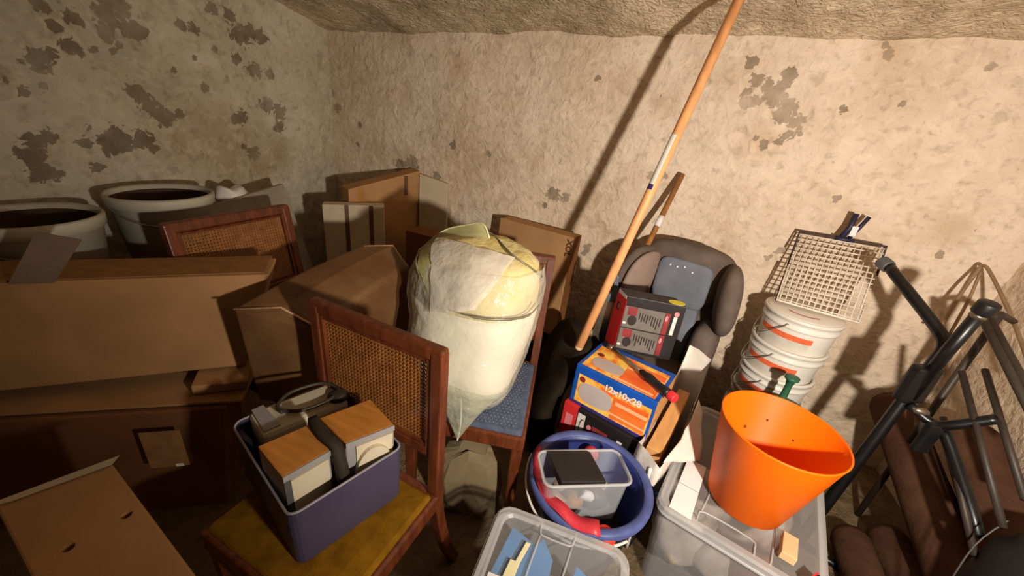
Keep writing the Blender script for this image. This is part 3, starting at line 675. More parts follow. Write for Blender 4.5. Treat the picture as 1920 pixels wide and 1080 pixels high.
MB(fm2).box(-.012, .045, .002, .72, -.0012, .0012).build('blade', 'steel', t)
bm = MB(fm2)
pts = [(-.02, .70), (.05, .70), (.047, .76), (.04, .815), (.012, .83), (-.012, .80)]
hole = [(.012, .735), (.028, .735), (.028, .76), (.026, .782), (.016, .787), (.008, .77)]
for z in (-.012, .012):
    pass
a0 = bm.vs([(x, y, -.012) for x, y in pts]); a1 = bm.vs([(x, y, .012) for x, y in pts]); h0 = bm.vs([(x, y, -.012) for x, y in hole]); h1 = bm.vs([(x, y, .012) for x, y in hole])
for i in range(6):
    j = (i+1) % 6
    bm.face([a0[i], a0[j], h0[j], h0[i]]); bm.face([a1[i], a1[j], h1[j], h1[i]]); bm.face([a0[i], a0[j], a1[j], a1[i]]); bm.face([h0[i], h0[j], h1[j], h1[i]])
bm.build('handle', mat('slate_plastic', (84, 92, 104), .5), t, bevel=.003)

# ------------------------------------------------------------------ printed boxes
YB = -13.5
fm = frame((-.185, 1.188, 0), YB); r3 = fm.to_3x3()
t = thing('red_black_box', 'black product box with a red end, under the orange and blue box', 'box', fm.translation)
MB(fm).box(0, .30, 0, .225, 0, .388).build('carton', 'black_card', t, bevel=.002)
f = face_m(fm @ V((0, 0, 0)), r3 @ V((1, 0, 0)), (0, 0, 1))
decal(t, 'red_panel', f, 0, .058, .1, .388, 'red', .001)
decal(t, 'pink_square', f, .014, .044, .29, .345, 'pink', .0006, .001)
decal(t, 'white_stripe', f, .062, .092, .1, .372, 'white_print', .001)
ellipse(t, 'grey_ring', f, .083, .315, .011, .038, 'grey_print', .0006, .001)
ellipse(t, 'pale_ring', f, .085, .315, .008, .032, 'white_print', .0006, .0015)
ellipse(t, 'pink_dot', f, .112, .33, .009, .012, 'pink', .001)
decal(t, 'dark_picture', f, .125, .185, .22, .345, 'dark_red_print', .0005)
ellipse(t, 'tool_picture', f, .155, .29, .009, .032, 'white_print', .0008, .0006, power=1.2)
ellipse(t, 'tool_picture', f, .147, .27, .010, .012, 'pink', .0008, .0006)
decal(t, 'print_strip', f, .195, .206, .25, .335, 'grey_print', .0008)
decal(t, 'print_strip', f, .222, .240, .20, .345, 'white_print', .0008)
f = face_m(fm @ V((0, .225, 0)), r3 @ V((0, -1, 0)), (0, 0, 1))
decal(t, 'red_end', f, 0, .225, .0, .388, 'red', .001)
f = face_m(fm @ V((0, 0, .388)), r3 @ V((1, 0, 0)), r3 @ V((0, 1, 0)))
decal(t, 'red_top', f, 0, .058, 0, .03, 'red', .0008)

fm = frame((-.174, 1.202, .3895), YB); r3 = fm.to_3x3()
t = thing('orange_blue_box', 'orange and blue printed box with grey ovals, below the tool case', 'box', fm.translation)
MB(fm).box(0, .30, 0, .215, 0, .168).build('carton', 'blue_card', t, bevel=.003)
f = face_m(fm @ V((0, 0, 0)), r3 @ V((1, 0, 0)), (0, 0, 1))
decal(t, 'flame_panel', f, .018, .290, .014, .134, 'flame', .0006)
decal(t, 'violet_edge', f, .0, .30, .0, .012, 'violet_card', .0006)
decal(t, 'red_panel', f, .16, .284, .022, .11, 'red_orange', .0006, .0006)
decal(t, 'pale_line', f, .155, .284, .034, .041, 'pale_orange', .0005, .0012)
decal(t, 'pale_line', f, .17, .284, .080, .094, 'pale_orange', .0005, .0012)
ellipse(t, 'grey_oval', f, .094, .070, .066, .042, 'oval_grey', .0007, .0012, power=.7)
ellipse(t, 'red_flower', f, .035, .115, .012, .012, 'dark_red_print', .0007, .0007)
text(t, 'lettering', '12x10x28', face_m(fm @ V((.118, -.0022, .120)), r3 @ V((1, 0, 0)), (0, 0, 1)), .034, 'white_print', .0012)
f = face_m(fm @ V((0, 0, .168)), r3 @ V((1, 0, 0)), r3 @ V((0, 1, 0)))
decal(t, 'flame_top', f, .014, .286, .012, .185, 'flame', .0006)
decal(t, 'orange_top', f, .15, .282, .014, .16, 'red_orange', .0006, .0006)
ellipse(t, 'grey_oval', f, .092, .068, .06, .036, 'oval_grey', .0007, .0012, power=.7)
ellipse(t, 'red_flower', f, .04, .12, .014, .012, 'dark_red_print', .0007, .0007)
decal(t, 'pale_line', f, .13, .275, .02, .03, 'pale_orange', .0005, .0013)
decal(t, 'pale_line', f, .15, .28, .112, .122, 'pale_orange', .0005, .0013)
f = face_m(fm @ V((.30, 0, 0)), r3 @ V((0, 1, 0)), (0, 0, 1))
decal(t, 'tan_end', f, 0, .215, 0, .168, 'card_inside', .001)

# tool case on top
fm = M(((.981, -.56, .0, -.073), (.194, .83, .04, 1.378), (0, 0, 1, .559), (0, 0, 0, 1))); r3 = fm.to_3x3()
t = thing('tool_case', 'black tool case with red end and grey pictures, standing on the orange and blue box', 'tool case', fm.translation)
MB(fm).box(0, .215, 0, .078, 0, .232).build('case_body', 'black_card', t, bevel=.003)
up = r3 @ V((0, 0, 1))
f = face_m(fm @ V((0, .078, 0)), r3 @ V((0, -1, 0)), up)
decal(t, 'red_end', f, 0, .078, 0, .218, 'red', .001)
decal(t, 'white_label', f, .005, .07, .218, .231, 'white_print', .001)
decal(t, 'dark_square', f, .022, .040, .155, .185, 'bit_print', .0006, .001)
decal(t, 'grey_square', f, .028, .036, .160, .180, 'grey_print', .0006, .0015)
f = face_m(fm @ V((0, 0, 0)), r3 @ V((1, 0, 0)), up)
for k, z in enumerate((.105, .012)):
    decal(t, 'grey_picture', f, .006, .152, z, z+.088, 'grey_print', .0006)
    decal(t, 'red_square', f, .018, .052, z+.052, z+.086, 'dark_red_print', .0006, .0006)
    ellipse(t, 'tool_shape', f, .04, z+.032, .017, .022, 'bit_print', .0006, .0006, n=10)
    ellipse(t, 'white_dot', f, .014, z+.018, .007, .005, 'white_print', .0006, .0006, n=10)
    for i in range(9):
        u = .062+i*.0095; hh = random.uniform(.03, .058)
        decal(t, 'bit_picture', f, u, u+.0042, z+.078-hh-.012*(i % 2), z+.07-.004*i*.3, 'bit_print', .0006, .0006)
    decal(t, 'brown_strip', f, .154, .172, z, z+.088, 'dark_red_print', .0004)
    ellipse(t, 'pink_mark', f, .160, z+.066, .005, .012, 'pink', .0006, .0005, n=12)
ellipse(t, 'pink_dot', f, .191, .195, .009, .010, 'pink', .0008)
decal(t, 'white_name_strip', f, .183, .196, .108, .184, 'white_print', .0007)
f = face_m(fm @ V((0, 0, .232)), r3 @ V((1, 0, 0)), r3 @ V((0, 1, 0)))
ellipse(t, 'yellow_sticker', f, .182, .022, .030, .020, 'yellow', .0012)

# screwdriver on the orange box
t = thing('screwdriver', 'long screwdriver with black and red handle lying on the orange and blue box', 'screwdriver', (.03, 1.25, .566))
a, b = V((-.083, 1.355, .578)), V((.150, 1.155, .586)); d = (b-a).normalized()
MB().tube([a, a.lerp(b, .58)], .0075, 10).build('shaft', 'steel', t, smooth=True)
MB().tube([a-d*.012, a+d*.012], .011, 10).build('collar', 'steel', t, smooth=True)
MB().tube([a.lerp(b, .56), a.lerp(b, .66), a.lerp(b, .8), a.lerp(b, .97)], .0115, 12, rs=[.012, .0165, .014, .0165], smooth=3).build('grip', 'black_plastic', t, smooth=True)
MB().tube([a.lerp(b,   .97), a.lerp(b, 1.06)], .0170, 12).build('red_cap', 'red', t, smooth=True, bevel=.004)

# ------------------------------------------------------------------ white-lined black bag with a board in it
t = thing('shopping_bag', 'black bag with a white turned-down lining, between the printed boxes and the right storage box', 'bag', (.17, 1.2, 0))
def bag_ring(z, g=0., wob=0.):
    P_ = [(.098-g, 1.095-g), (.172+g*.6, 1.035-g), (.226+g, 1.17), (.285+g, 1.50+g), (.20, 1.53+g), (.165-g*.2, 1.36), (.128-g*.3, 1.16)]
    out = []
    for i in range(7):
        a_, b_ = V((*P_[i], 0)), V((*P_[(i+1) % 7], 0))
        for k in range(5):
            p = a_.lerp(b_, k/5); n_ = NZ.noise_vector(V((p.x*20, p.y*20, z*9)))
            zz = z + wob*(-.030*max(0, (1.19-p.y)/.15)+.15*max(0, (p.y-1.36)/.16)+n_.z*.016)
            out.append((p.x+n_.x*.005, p.y+n_.y*.006, zz))
    return out
MB().loft([bag_ring(0), bag_ring(.12), bag_ring(.25), bag_ring(.345)], cap=False).build('bag_body', 'black_bag', t, smooth=True)
MB().loft([bag_ring(.02, -.012), bag_ring(.3, -.006), bag_ring(.43, .0, 1.)], cap=False).build('lining', 'white_bag', t, smooth=True)
MB().loft([bag_ring(.315, .006), bag_ring(.37, .007, .6), bag_ring(.437, .002, 1.)], cap=False).build('turned_cuff', 'white_bag', t, smooth=True)
R_ = [[(.175, 1.02, .432), (.222, 1.15, .435), (.262, 1.32, .50)], [(.205, 1.06, .415), (.252, 1.17, .42), (.283, 1.30, .46)], [(.230, 1.10, .385), (.300, 1.165, .372), (.298, 1.26, .40)]]
MB().loft(R_, cap=False, closed=False).sub(3).jitter(.006, 16, 2).build('loose_flap', 'white_bag', t, smooth=True, solid=.002)
MB().ball((.196, 1.052, .27), (.009, .006, .006), 8, 6).build('blue_mark', 'blue_mark', t)
MB().tube([(.150, 1.045, .37), (.152, 1.040, .25), (.158, 1.035, .12), (.160, 1.02, .01)], .008, 8, smooth=4, rs=[.006, .004, .004, .005]).build('hanging_strip', 'white_bag', t, smooth=True)
fm = frame((.117, 1.098, .06), -11.5, 0)
t = thing('tan_board_box', 'narrow tan cardboard sleeve standing inside the white-lined bag', 'box', fm.translation)
MB(fm).hexa([(0, 0, 0), (.06, 0, 0), (.06, .31, 0), (0, .31, 0), (.006, .0, .345), (.055, .0, .345), (.062, .31, .41), (.02, .31, .41)]).build('sleeve', 'card_inside', t, bevel=.003)

# ------------------------------------------------------------------ blue bucket with things in it
bc = V((-.02, .93, 0))
t = thing('blue_bucket', 'round blue plastic bucket with a thick rim, in the bottom centre', 'bucket', bc)
MB().lathe([(0, 0), (.130, 0), (.176, .33), (.190, .335), (.192, .35), (.186, .356), (.168, .352), (.160, .335), (.124, .012), (0, .012)], 56, bc).build('bucket_body', 'blue_bucket', t, smooth=True)
MB().lathe([(.166, .352), (.172, .359), (.187, .359), (.194, .352), (.193, .338)], 56, bc).build('worn_rim', mat('worn_blue_rim', (78, 88, 142), .5, .12, 30), t, smooth=True)
MB().tube([(bc.x+.198*math.cos(a_), bc.y+.198*math.sin(a_), .335-.035*math.sin((a_-3.1)/2.4*pi)) for a_ in np.linspace(3.1, 5.5, 22)], .004, 8).build('bail', 'white_plastic', t, smooth=True)
R_ = []
for k in range(22):
    a_ = 3.02+k/21*2.05; zz = .370+.006*math.sin(k)
    hw = .007+.013*(k/21)
    c_ = V((bc.x+.180*math.cos(a_)*(1-.07*math.sin(pi*k/21)), bc.y+.180*math.sin(a_)*(1-.07*math.sin(pi*k/21)), zz))
    n_ = V((math.cos(a_), math.sin(a_), 0))
    R_.append([tuple(c_-n_*hw+V((0, 0, .002))), tuple(c_+n_*hw+V((0, 0, -.006))), tuple(c_+n_*hw+V((0, 0, -.010))), tuple(c_-n_*hw+V((0, 0, -.002)))])
o = MB().loft(R_).build('red_strap', 'red_strap', None, smooth=True)
tag(o, 'curved red plastic strip lying along the left rim of the blue bucket', 'strip')
fm = frame((-.124, .768, .255), 31); t = thing('small_clear_tub', 'small clear plastic tub sitting in the blue bucket', 'tub', fm.translation)
w_, d_, h_ = .264, .125, .165
MB(fm).loft([rr(.012, w_-.012, .012, d_-.012, 0, .02), rr(.004, w_-.004, .004, d_-.004, h_, .022), rr(.007, w_-.007, .007, d_-.007, h_, .02), rr(.015, w_-.015, .015, d_-.015, .004, .02)]).build('tub_body', 'clear', t, smooth=False)
rim = rr(0, w_, 0, d_, h_, .024); MB(fm).tube(rim+[rim[0]], .0045, 6).build('tub_rim', 'clear_rim', t, smooth=True)
o = MB(fm).hexa([(.050, .012, .140), (.185, .010, .140), (.165, .112, .150), (.030, .114, .150), (.050, .012, .168), (.185, .010, .168), (.165, .112, .178), (.030, .114, .178)]).build('black_box', 'black_card', None, bevel=.004)
tag(o, 'flat dark grey box lying on top of the small clear tub', 'box')
for k, (x, y, z, r, m_) in enumerate(((.06, .05, .04, .033, 'leather_edge'), (.115, .045, .035, .034, 'wood_old'), (.185, .05, .045, .036, 'grey_plastic'), (.15, .04, .07, .022, 'paper'), (.10, .11, .04, .035, 'stuff'), (.21, .09, .04, .032, 'stuff'))):
    o = MB(fm).ball((x, y, z), (r, r*.8, r), 14, 9).jitter(.012, 30, k).build('rag', m_, None, smooth=True)
    tag(o, ('reddish', 'brown', 'dark grey', 'pale', 'mottled left', 'mottled right')[k]+' crumpled rag inside the small clear tub', 'rag')
o = MB().lathe([(0, 0), (.027, 0), (.030, .004), (.030, .035), (.026, .042), (0, .043)], 24, (.062, .778, .30)).build('bottle_cap', 'red_bright', None, smooth=True)
tag(o, 'bright orange-red cap at the near side of the blue bucket', 'cap')
o = MB().ball((-.04, 1.045, .33), (.026, .02, .03)).build('red_ball', 'red_strap', None, smooth=True)
tag(o, 'dark red ball at the far side inside the blue bucket', 'knob')
o = MB().lathe([(0, 0), (.10, 0), (.12, .20), (0, .21)], 24, (bc.x, bc.y, .015)).jitter(.01, 20).build('dark_cloth', 'black_bag', None, smooth=True)
tag(o, 'dark cloth filling the bottom of the blue bucket', 'cloth')

# ------------------------------------------------------------------ clear storage boxes
def storage(label, fm, sx, sy, sz, clip):
    t = thing('storage_box', label, 'storage box', fm.translation)
    a = [rr(.03, sx-.03, .03, sy-.03, 0, .03), rr(.012, sx-.012, .012, sy-.012, sz-.03, .035), rr(.016, sx-.016, .016, sy-.016, sz-.03, .033), rr(.034, sx-.034, .034, sy-.034, .004, .028)]
    MB(fm).loft(a).build('box_body', 'clear', t)
    rimr = rr(.006, sx-.006, .006, sy-.006, sz-.034, .04); MB(fm).tube(rimr+[rimr[0]], .007, 6).build('box_rim', 'clear_rim', t, smooth=True)
    lid = thing_part('lid', t)
    MB(fm).loft([rr(0, sx, 0, sy, sz-.022, .045), rr(0, sx, 0, sy, sz-.010, .045), rr(.006, sx-.006, .006, sy-.006, sz-.003, .04), rr(.022, sx-.022, .022, sy-.022, sz-.003, .035),
                 rr(.028, sx-.028, .028, sy-.028, sz-.010, .032)], cap=False).build('lid_rim', 'clear_rim', lid)
    q_ = MB(fm); q_.face(q_.vs(rr(.028, sx-.028, .028, sy-.028, sz-.0095, .032))); q_.build('lid_plate', 'clear_lid', lid)
    for pts in clip:
        MB(fm).tube([(x, y, sz-.007) for x, y in pts], .0028, 6, smooth=3).build('lid_ridge', 'clear_rim', lid, smooth=True)
    return t
def thing_part(name, parent):
    o = bpy.data.objects.new(name, None); C.objects.link(o); o.parent = parent; o.empty_display_size = .02; return o
fb = frame((.176, .936, 0), -12)
ts = storage('clear storage box with frosted lid under the orange bucket', fb, .432, .60, .36,
        [[(.115, .02), (.115, .045), (.13, .07), (.25, .07), (.262, .045), (.262, .02)], [(.30, .02), (.305, .1), (.31, .57)], [(.12, .07), (.13, .2), (.135, .57)]])
o = MB(fb).hexa([(.038, .01, .3595), (.100, .008, .3595), (.098, .245, .3595), (.040, .245, .3595), (.038, .01, .3606), (.100, .008, .3606), (.098, .245, .3606), (.040, .245, .3606)]).build('paper_label', 'paper', ts)
MB(fb).box(.039, .099, .12, .1215, .3606, .3609).build('label_fold', 'grey_print', ts)
o = MB(frame((.495, .925, .3605), -14)).box(0, .036, 0, .075, 0, .026).build('wood_block', 'wood_pale', None, bevel=.002)
tag(o, 'small pale wood block on the right storage box lid in front of the orange bucket', 'wood block')
t = thing('small_red_black_box', 'small red and black carton at the bottom edge on the right storage box', 'box', (.56, .885, .361))
MB(frame((.545, .868, .361), -40)).box(0, .06, 0, .04, 0, .03).build('carton', 'black_card', t, bevel=.002)
MB(frame((.545, .868, .361), -40)).box(-.004, 0.0, 0, .04, 0, .032).build('red_edge', 'red', t)
for k, (x, y, z, r, m_, lb) in enumerate(((.09, .10, .16, .085, 'stuff', 'mottled rag bundle'), (.19, .09, .17, .06, 'stuff', 'small mottled bundle'), (.31, .12, .13, .10, 'cardboard_dark', 'brown bundle'), (.12, .35, .12, .10, 'stuff', 'mottled rear bundle'), (.30, .38, .13, .11, 'stuff', 'larger mottled rear bundle'))):
    o = MB(fb).ball((x, y, z), (r, r*.8, r*1.2), 16, 11).jitter(.03, 13, k).build('bundle', m_, None, smooth=True)
    tag(o, lb+' inside the right storage box', 'bundle')

fc = frame((-.192, .335, 0), 5.7)
ts = storage('clear storage box with blue sheets inside, at the bottom centre edge', fc, .362, .385, .36,
        [[(.125, .378), (.128, .345), (.14, .335), (.205, .335), (.216, .345), (.22, .378)], [(.13, .335), (.12, .2), (.115, .02)], [(.215, .335), (.20, .2), (.19, .02)]])
def sheet(name, quad, z, m_, lb, cat='sheet', th=.002):
    o = MB(fc).hexa([(x, y, z) for x, y in quad]+[(x, y, z+th) for x, y in quad]).build(name, m_, None)
    tag(o, lb, cat)
sheet('blue_sheet', [(.025, .10), (.175, .09), (.175, .29), (.14, .335), (.055, .335)], .342, 'blue_sheet', 'left blue plastic sheet under the bottom centre lid')
sheet('blue_sheet', [(.20, .05), (.345, .05), (.335, .25), (.235, .30)], .340, 'blue_sheet', 'right blue plastic sheet under the bottom centre lid')
sheet('white_paper', [(.03, .10), (.16, .10), (.165, .205), (.035, .20)], .3525, 'paper', 'white paper lying on the bottom centre lid, left one', 'paper', .0006)
sheet('white_paper', [(.25, .09), (.31, .085), (.31, .17), (.26, .18)], .3525, 'paper', 'small white paper lying on the bottom centre lid, right one', 'paper', .0006)
t = thing('cream_clip', 'cream plastic clip stick lying on the bottom centre lid', 'clip', fc @ V((.08, .2, .353)))
MB(fc).hexa([(.055, .09, .3545), (.085, .09, .3545), (.100, .245, .3545), (.075, .245, .3545), (.055, .09, .3585), (.085, .09, .3585), (.100, .245, .3585), (.075, .245, .3585)]).build('clip_body', 'cream', t, bevel=.001)
MB(fc).hexa([(.088, .245, .3545), (.10, .245, .3545), (.112, .30, .3545), (.100, .30, .3545), (.088, .245, .3585), (.10, .245, .3585), (.112, .30, .3585), (.100, .30, .3585)]).build('clip_stem', 'cream', t, bevel=.001)
o = MB(fc).ball((.18, .2, .15), (.13, .14, .13)).jitter(.03, 12).build('bundle', 'stuff', None, smooth=True); tag(o, 'mottled bundle inside the bottom centre storage box', 'bundle')

# ------------------------------------------------------------------ orange bucket
oc = V((.428, 1.085, .361))
t = thing('orange_bucket', 'bright orange flexible plastic bucket standing on the right storage box', 'bucket', oc)
tw = V((-.010, .0, 0))
prof_o = [(0, 0), (.098, 0), (.104, .006), (.156, .286), (.158, .290), (.154, .292), (.152, .288), (.101, .010), (.096, .006), (0, .006)]
bm = MB().lathe(prof_o, 64, oc)
for v in bm.bm.verts: v.co.x += .006*(v.co.z-.361)/.29
bm.build('bucket_body', 'orange', t, smooth=True)
for (a_, z_, r_) in ((1.9, .17, .004), (1.5, .21, .003), (2.2, .12, .003), (.9, .19, .0025)):
    rr_ = .101+.051*(z_-.01)/.278-.0015
    MB().ball((oc.x+rr_*math.cos(a_)+.006*z_/.29, oc.y+rr_*math.sin(a_), oc.z+z_), (r_, r_, r_*1.5), 8, 6).build('dirt_spot', 'dirt', t)

# ------------------------------------------------------------------ paint buckets with basket
def paint_bucket(x, y, z, label):
    t = thing('paint_bucket', label, 'bucket', (x, y, z), 'white paint buckets stacked at the back wall')
    MB().lathe([(0, 0), (.112, 0), (.116, .006), (.130, .195), (.1305, .20), (.136, .203), (.136, .212), (.131, .214), (.1315, .232), (.139, .234), (.139, .247), (.133, .25), (.127, .246), (.112, .01), (0, .01)], 48, (x, y, z)).build('bucket_body', 'white_plastic', t, smooth=True)
    MB().lathe([(.1292, .158), (.1308, .181)], 20, (x, y, z), math.radians(-168), math.radians(-78)).build('orange_band', 'stripe', t, smooth=True)
    MB().lathe([(.1245, .10), (.1283, .163)], 20, (x, y, z), math.radians(-165), math.radians(-80)).build('paper_label', mat('bucket_label', (208, 198, 186), .5), t, smooth=True) if label else None
    MB().tube([(x+.1425*math.cos(a_), y+.1425*math.sin(a_), z+.222-.105*math.sin((a_-2.0)/2.2*pi)*1.0) for a_ in np.linspace(2.0, 4.2, 20)], .0022, 6).build('bail', 'wire', t, smooth=True)
    return t
B0 = (.593, 1.785)
pb0 = paint_bucket(B0[0], B0[1], .515, 'white paint bucket with an orange band, topmost of the stack under the wire basket')
MB().lathe([(0, .243), (.128, .243), (.132, .249), (.128, .252), (.0, .250)], 40, (B0[0], B0[1], .515)).build('lid', 'white_plastic', pb0, smooth=True)
MB().lathe([(.07, .2525), (.078, .2525)], 14, (B0[0], B0[1], .515), math.radians(-150), math.radians(-60)).build('red_mark', 'red_strap', pb0)
pb1 = paint_bucket(B0[0]-.004, B0[1], .375, 'white paint bucket with an orange band, second from the top of the stack')
dup(pb1, (B0[0]-.002, B0[1], .243), 'white paint bucket third from the top of the stack, behind the orange bucket')
dup(pb1, (B0[0], B0[1], .118), 'white paint bucket fourth from the top of the stack, low behind the orange bucket')
dup(pb1, (B0[0]-.003, B0[1], .0), 'white paint bucket at the very bottom of the stack on the floor')

t = thing('wire_basket', 'white wire grill basket leaning on the wall on top of the paint buckets', 'basket', (.63, 1.8, .77))
Q = [V((.490, 1.800, .778)), V((.763, 1.760, .778)), V((.800, 1.945, 1.050)), V((.510, 1.950, 1.046))]
def bl(u, v): return Q[0].lerp(Q[1], u).lerp(Q[3].lerp(Q[2], u), v)
nq = (Q[1]-Q[0]).cross(Q[3]-Q[0]).normalized()
WM = mat('cream_wire', (222, 208, 192), .5, .1, 30); DW = mat('sooty_wire', (64, 46, 50), .6, .2, 30)
for i in range(14):
    u = .03+.94*i/13
    MB().tube([bl(u, .0), bl(u, .965)], .0027, 6).build('wire', WM, t, smooth=True)
for i in range(15):
    v = .03+.93*i/14
    MB().tube([bl(0, v)+nq*.003, bl(1, v)+nq*.003], .0027, 6).build('wire', WM, t, smooth=True)
MB().tube([bl(0, .5), bl(0, 0), bl(1, 0), bl(1, .25)], .0045, 8).build('lower_frame', WM, t, smooth=True)
MB().tube([bl(-.01, .72), bl(-.005, 1.0), bl(.5, 1.0), bl(1.005, 1.0), bl(1.01, .62)], .005, 8).build('upper_frame', DW, t, smooth=True)
for s_ in (0, 1):
    MB().tube([bl(s_, .02), bl(s_, .05)-nq*.03, bl(s_, .5)-nq*.035, bl(s_, .96)-nq*.03, bl(s_, .98)], .0032, 6, smooth=4).build('side_wire', DW, t, smooth=True)
hb = bl(.52, 1.0)
NB = mat('dark_blue_handle', (36, 34, 60), .5)
MB().tube([hb+V((-.012, 0, -.005)), hb+V((.002, .0, .05)), hb+V((.004, .005, .105))], .011, 8).build('handle_arm', NB, t, smooth=True)
MB().tube([hb+V((.015, 0, .005)), hb+V((.034, .0, .06)), hb+V((.048, .005, .100))], .008, 8).build('handle_arm', NB, t, smooth=True)
MB().tube([hb+V((-.03, 0, 0)), hb+V((.035, 0, -.004))], .011, 8).build('handle_bracket', NB, t, smooth=True)
MB().box(hb.x+.006, hb.x+.026, hb.y-.014, hb.y-.008, hb.z+.018, hb.z+.058).build('white_tag', 'paper', t)

# green pump sprayer behind the orange bucket
gx, gy = .590, 1.53
t = thing('green_sprayer', 'green plastic sprayer with a T-shaped pump knob behind the orange bucket', 'sprayer', (gx, gy, 0))
MB().lathe([(0, 0), (.075, 0), (.08, .01), (.08, .40), (.075, .44), (.062, .462), (.03, .478), (0, .48)], 36, (gx, gy, 0)).build('tank', 'green', t, smooth=True)
MB().lathe([(.082, .405), (.092, .41), (.092, .425), (.08, .43)], 36, (gx, gy, 0)).build('tank_collar', 'green', t, smooth=True)
MB().lathe([(.02, .47), (.013, .49), (.011, .55), (.016, .572), (.024, .578), (.024, .588), (0, .590)], 20, (gx-.025, gy, 0)).build('pump_knob', 'green', t, smooth=True)
MB().tube([(gx+.06, gy-.05, .425), (gx+.09, gy-.06, .43)], .006, 8).build('nozzle', 'cream', t, smooth=True)

# ------------------------------------------------------------------ right side: trolley, frame, rolls, bag
t = thing('hand_trolley', 'black tubular hand trolley with a bent handle, right of the paint buckets', 'trolley', (.78, 1.4, 0))
MB().tube([(.748, 1.742, 1.018), (.80, 1.63, .955), (.852, 1.525, .893), (.866, 1.49, .862), (.862, 1.475, .82), (.845, 1.46, .72), (.835, 1.45, .66), (.793, 1.40, .348), (.755, 1.36, .0)], .0175, 12, smooth=3).build('bent_bar', 'black_steel', t, smooth=True)
MB().tube([(.735, 1.768, 1.024), (.752, 1.735, 1.012)], .024, 10).build('grey_tip', 'grey_plastic', t, smooth=True, bevel=.006)
MB().tube([(.842, 1.40, 1.012), (.846, 1.43, .86), (.842, 1.445, .68)], .0165, 12).build('straight_bar', 'black_steel', t, smooth=True)
MB().tube([(.843, 1.392, 1.04), (.843, 1.40, 1.002)], .024, 16).build('rubber_cap', 'black_plastic', t, smooth=True, bevel=.006)
MB().tube([(.8425, 1.401, 1.003), (.8428, 1.404, .990)], .0185, 16).build('cap_ring', 'steel', t, smooth=True)
MB(frame((.843, 1.452, .66), 30)).box(-.042, .042, -.02, .02, 0, .135).build('sleeve', 'black_plastic', t, bevel=.01)
MB().tube([(.842, 1.43, .66), (.90, 1.40, .635), (.93, 1.38, .66), (.99, 1.36, .73)], .014, 10, smooth=4).build('cross_bar', 'black_steel', t, smooth=True)
MB(frame((.90, 1.385, .535), 20)).box(-.022, .022, -.012, .012, 0, .11).build('hanging_bracket', 'black_plastic', t, bevel=.006)
MB().ball((.868, 1.415, .655), (.022, .012, .014)).build('pivot_bolt', 'steel', t, smooth=True)
MB().tube([(.755, 1.36, .012), (.93, 1.30, .012)], .014, 10).build('foot_bar', 'black_steel', t, smooth=True)
MB().tube([(.93, 1.40, .625), (.955, 1.34, .57), (.985, 1.23, .48), (1.0, 1.20, .44)], .016, 10, smooth=3).build('lower_strut', 'black_steel', t, smooth=True)

t = thing('bed_frame', 'grey tubular metal frame with slanting bars leaning in the right corner', 'metal frame', (1.02, 1.5, 0))
BARS = [((.958, 1.575, .945), (.985, 1.21, .765), .010, 'grey_tube'), ((.985, 1.60, .945), (1.02, 1.18, .74), .012, 'grey_tube'),
        ((.94, 1.49, .79), (.985, 1.15, .53), .009, 'grey_tube'), ((.945, 1.45, .64), (.975, 1.14, .42), .009, 'grey_tube'), ((1.01, 1.53, .80), (1.02, 1.20, .60), .009, 'grey_tube')]
for a_, b_, r_, m_ in BARS: MB().tube([a_, b_], r_, 10).build('bar', m_, t, smooth=True)
MB().tube([(1.025, 1.83, .80), (1.06, 1.90, .93), (1.09, 1.945, 1.02), (1.10, 1.95, 1.045), (1.11, 1.90, 1.02), (1.12, 1.72, .92), (1.12, 1.50, .79)], .0058, 10, smooth=4).build('hoop', 'brass_tube', t, smooth=True)
MB().tube([(1.06, 1.83, .79), (1.09, 1.90, .92), (1.10, 1.95, 1.03)], .005, 10, smooth=4).build('hoop_strut', 'brass_tube', t, smooth=True)
MB().tube([(1.03, 1.64, .955), (1.03, 1.64, .0)], .011, 10).build('leg', 'grey_tube', t, smooth=True)
MB().tube([(.985, 1.60, .945), (1.03, 1.64, .955), (1.12, 1.72, .92)], .010, 10).build('top_bar', 'grey_tube', t, smooth=True)

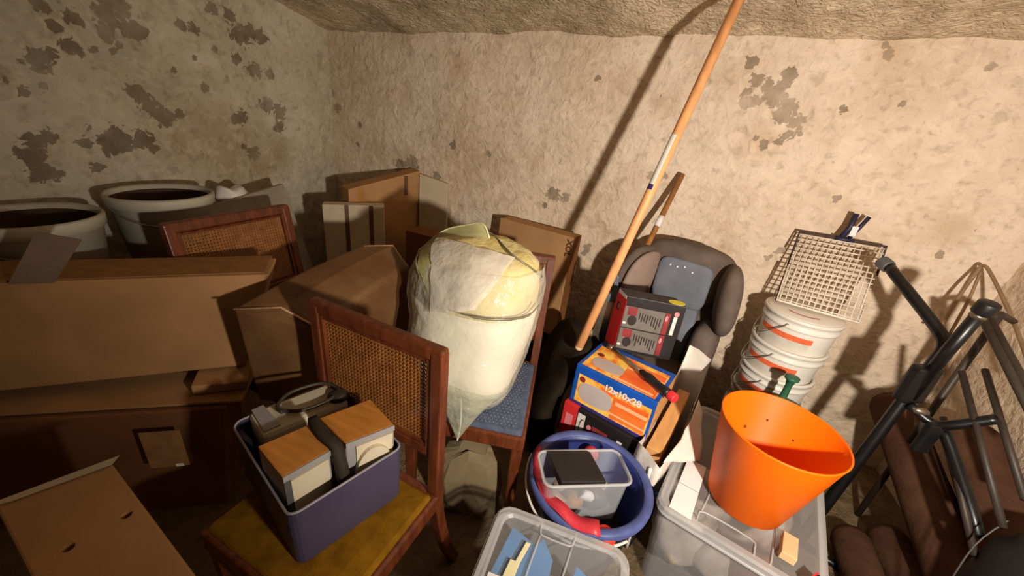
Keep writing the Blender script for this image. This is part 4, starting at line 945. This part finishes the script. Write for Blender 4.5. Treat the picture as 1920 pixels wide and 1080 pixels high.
def roll(label, a, b, r):
    a, b = V(a), V(b); d = (b-a).normalized()
    t = thing('carpet_roll', label, 'roll', (a.x, a.y, min(a.z, b.z)-r if min(a.z, b.z) > r else 0), 'brown rolls on the floor at the right')
    bm = MB(); n1 = d.orthogonal().normalized(); n2 = d.cross(n1); L_ = (b-a).length; R_ = []
    for k in range(26):
        u = k/25; rr2 = r*(.86 if k in (0, 25) else 1)
        R_.append([tuple(a+d*L_*u+(n1*math.cos(2*pi*j/22)+n2*math.sin(2*pi*j/22))*rr2*(1+.03*NZ.noise(V((j*.6, u*6, r*50))))) for j in range(22)])
    bm.loft(R_).build('roll_body', 'terracotta', t, smooth=True)
    sp_ = []
    for k in range(40):
        an = k*.42; q_ = r*.8*(1-k/44)
        sp_.append(a-d*.003+(n1*math.cos(an)+n2*math.sin(an))*q_)
    MB().tube(sp_, .0028, 5).build('spiral_end', 'inside_dark', t, smooth=True)
roll('short brown roll lying beside the right storage box, left one', (.915, 1.43, .066), (.885, .72, .066), .062)
roll('short brown roll lying second from the right storage box', (1.05, 1.50, .070), (1.03, .72, .070), .066)
roll('long brown roll leaning on the back wall behind the trolley', (1.06, 1.895, .42), (1.07, 1.16, .205), .075)
roll('brown roll leaning at the right wall under the metal frame', (1.138, 1.62, .53), (1.134, 1.18, .33), .074)
t = thing('black_holdall', 'black bag at the bottom right corner in front of the metal frame', 'bag', (1.04, 1.05, 0))
bm = MB(); R_ = []
for z, r_ in ((0, .10), (.05, .125), (.3, .13), (.48, .12), (.56, .09), (.61, .03)):
    R_.append([(1.065+r_*.9*math.cos(2*pi*j/28), 1.06+r_*1.1*math.sin(2*pi*j/28), z) for j in range(28)])
bm.loft(R_).sub(1).jitter(.016, 10, 8).build('bag_body', 'black_bag', t, smooth=True)
MB().tube([(.945, 1.10, .10), (.935, 1.09, .30), (.95, 1.13, .46), (.99, 1.16, .55)], .002, 6, smooth=4).build('piping', 'grey_plastic', t, smooth=True)

# brown paper sack under the chairs
t = thing('paper_sack', 'crumpled grey-brown paper sack on the floor between the two chairs', 'sack', (-.42, .93, 0))
bm = MB(); R_ = []
for z, sx_, sy_ in ((0, .12, .07), (.08, .125, .075), (.17, .115, .065), (.245, .10, .055), (.262, .06, .03)):
    ring_ = []
    for j in range(20):
        c_, s_ = math.cos(2*pi*j/20), math.sin(2*pi*j/20)
        x_ = sx_*math.copysign(abs(c_)**.5, c_); y_ = sy_*math.copysign(abs(s_)**.5, s_)
        ring_.append((-.43+x_*.94-y_*.3, .92+x_*.3+y_*.94, z))
    R_.append(ring_)
bm.loft(R_).jitter(.030, 13, 4)
for v in bm.bm.verts: v.co.z = max(v.co.z, .002)
bm.build('sack_body', 'sack', t, bevel=.006)
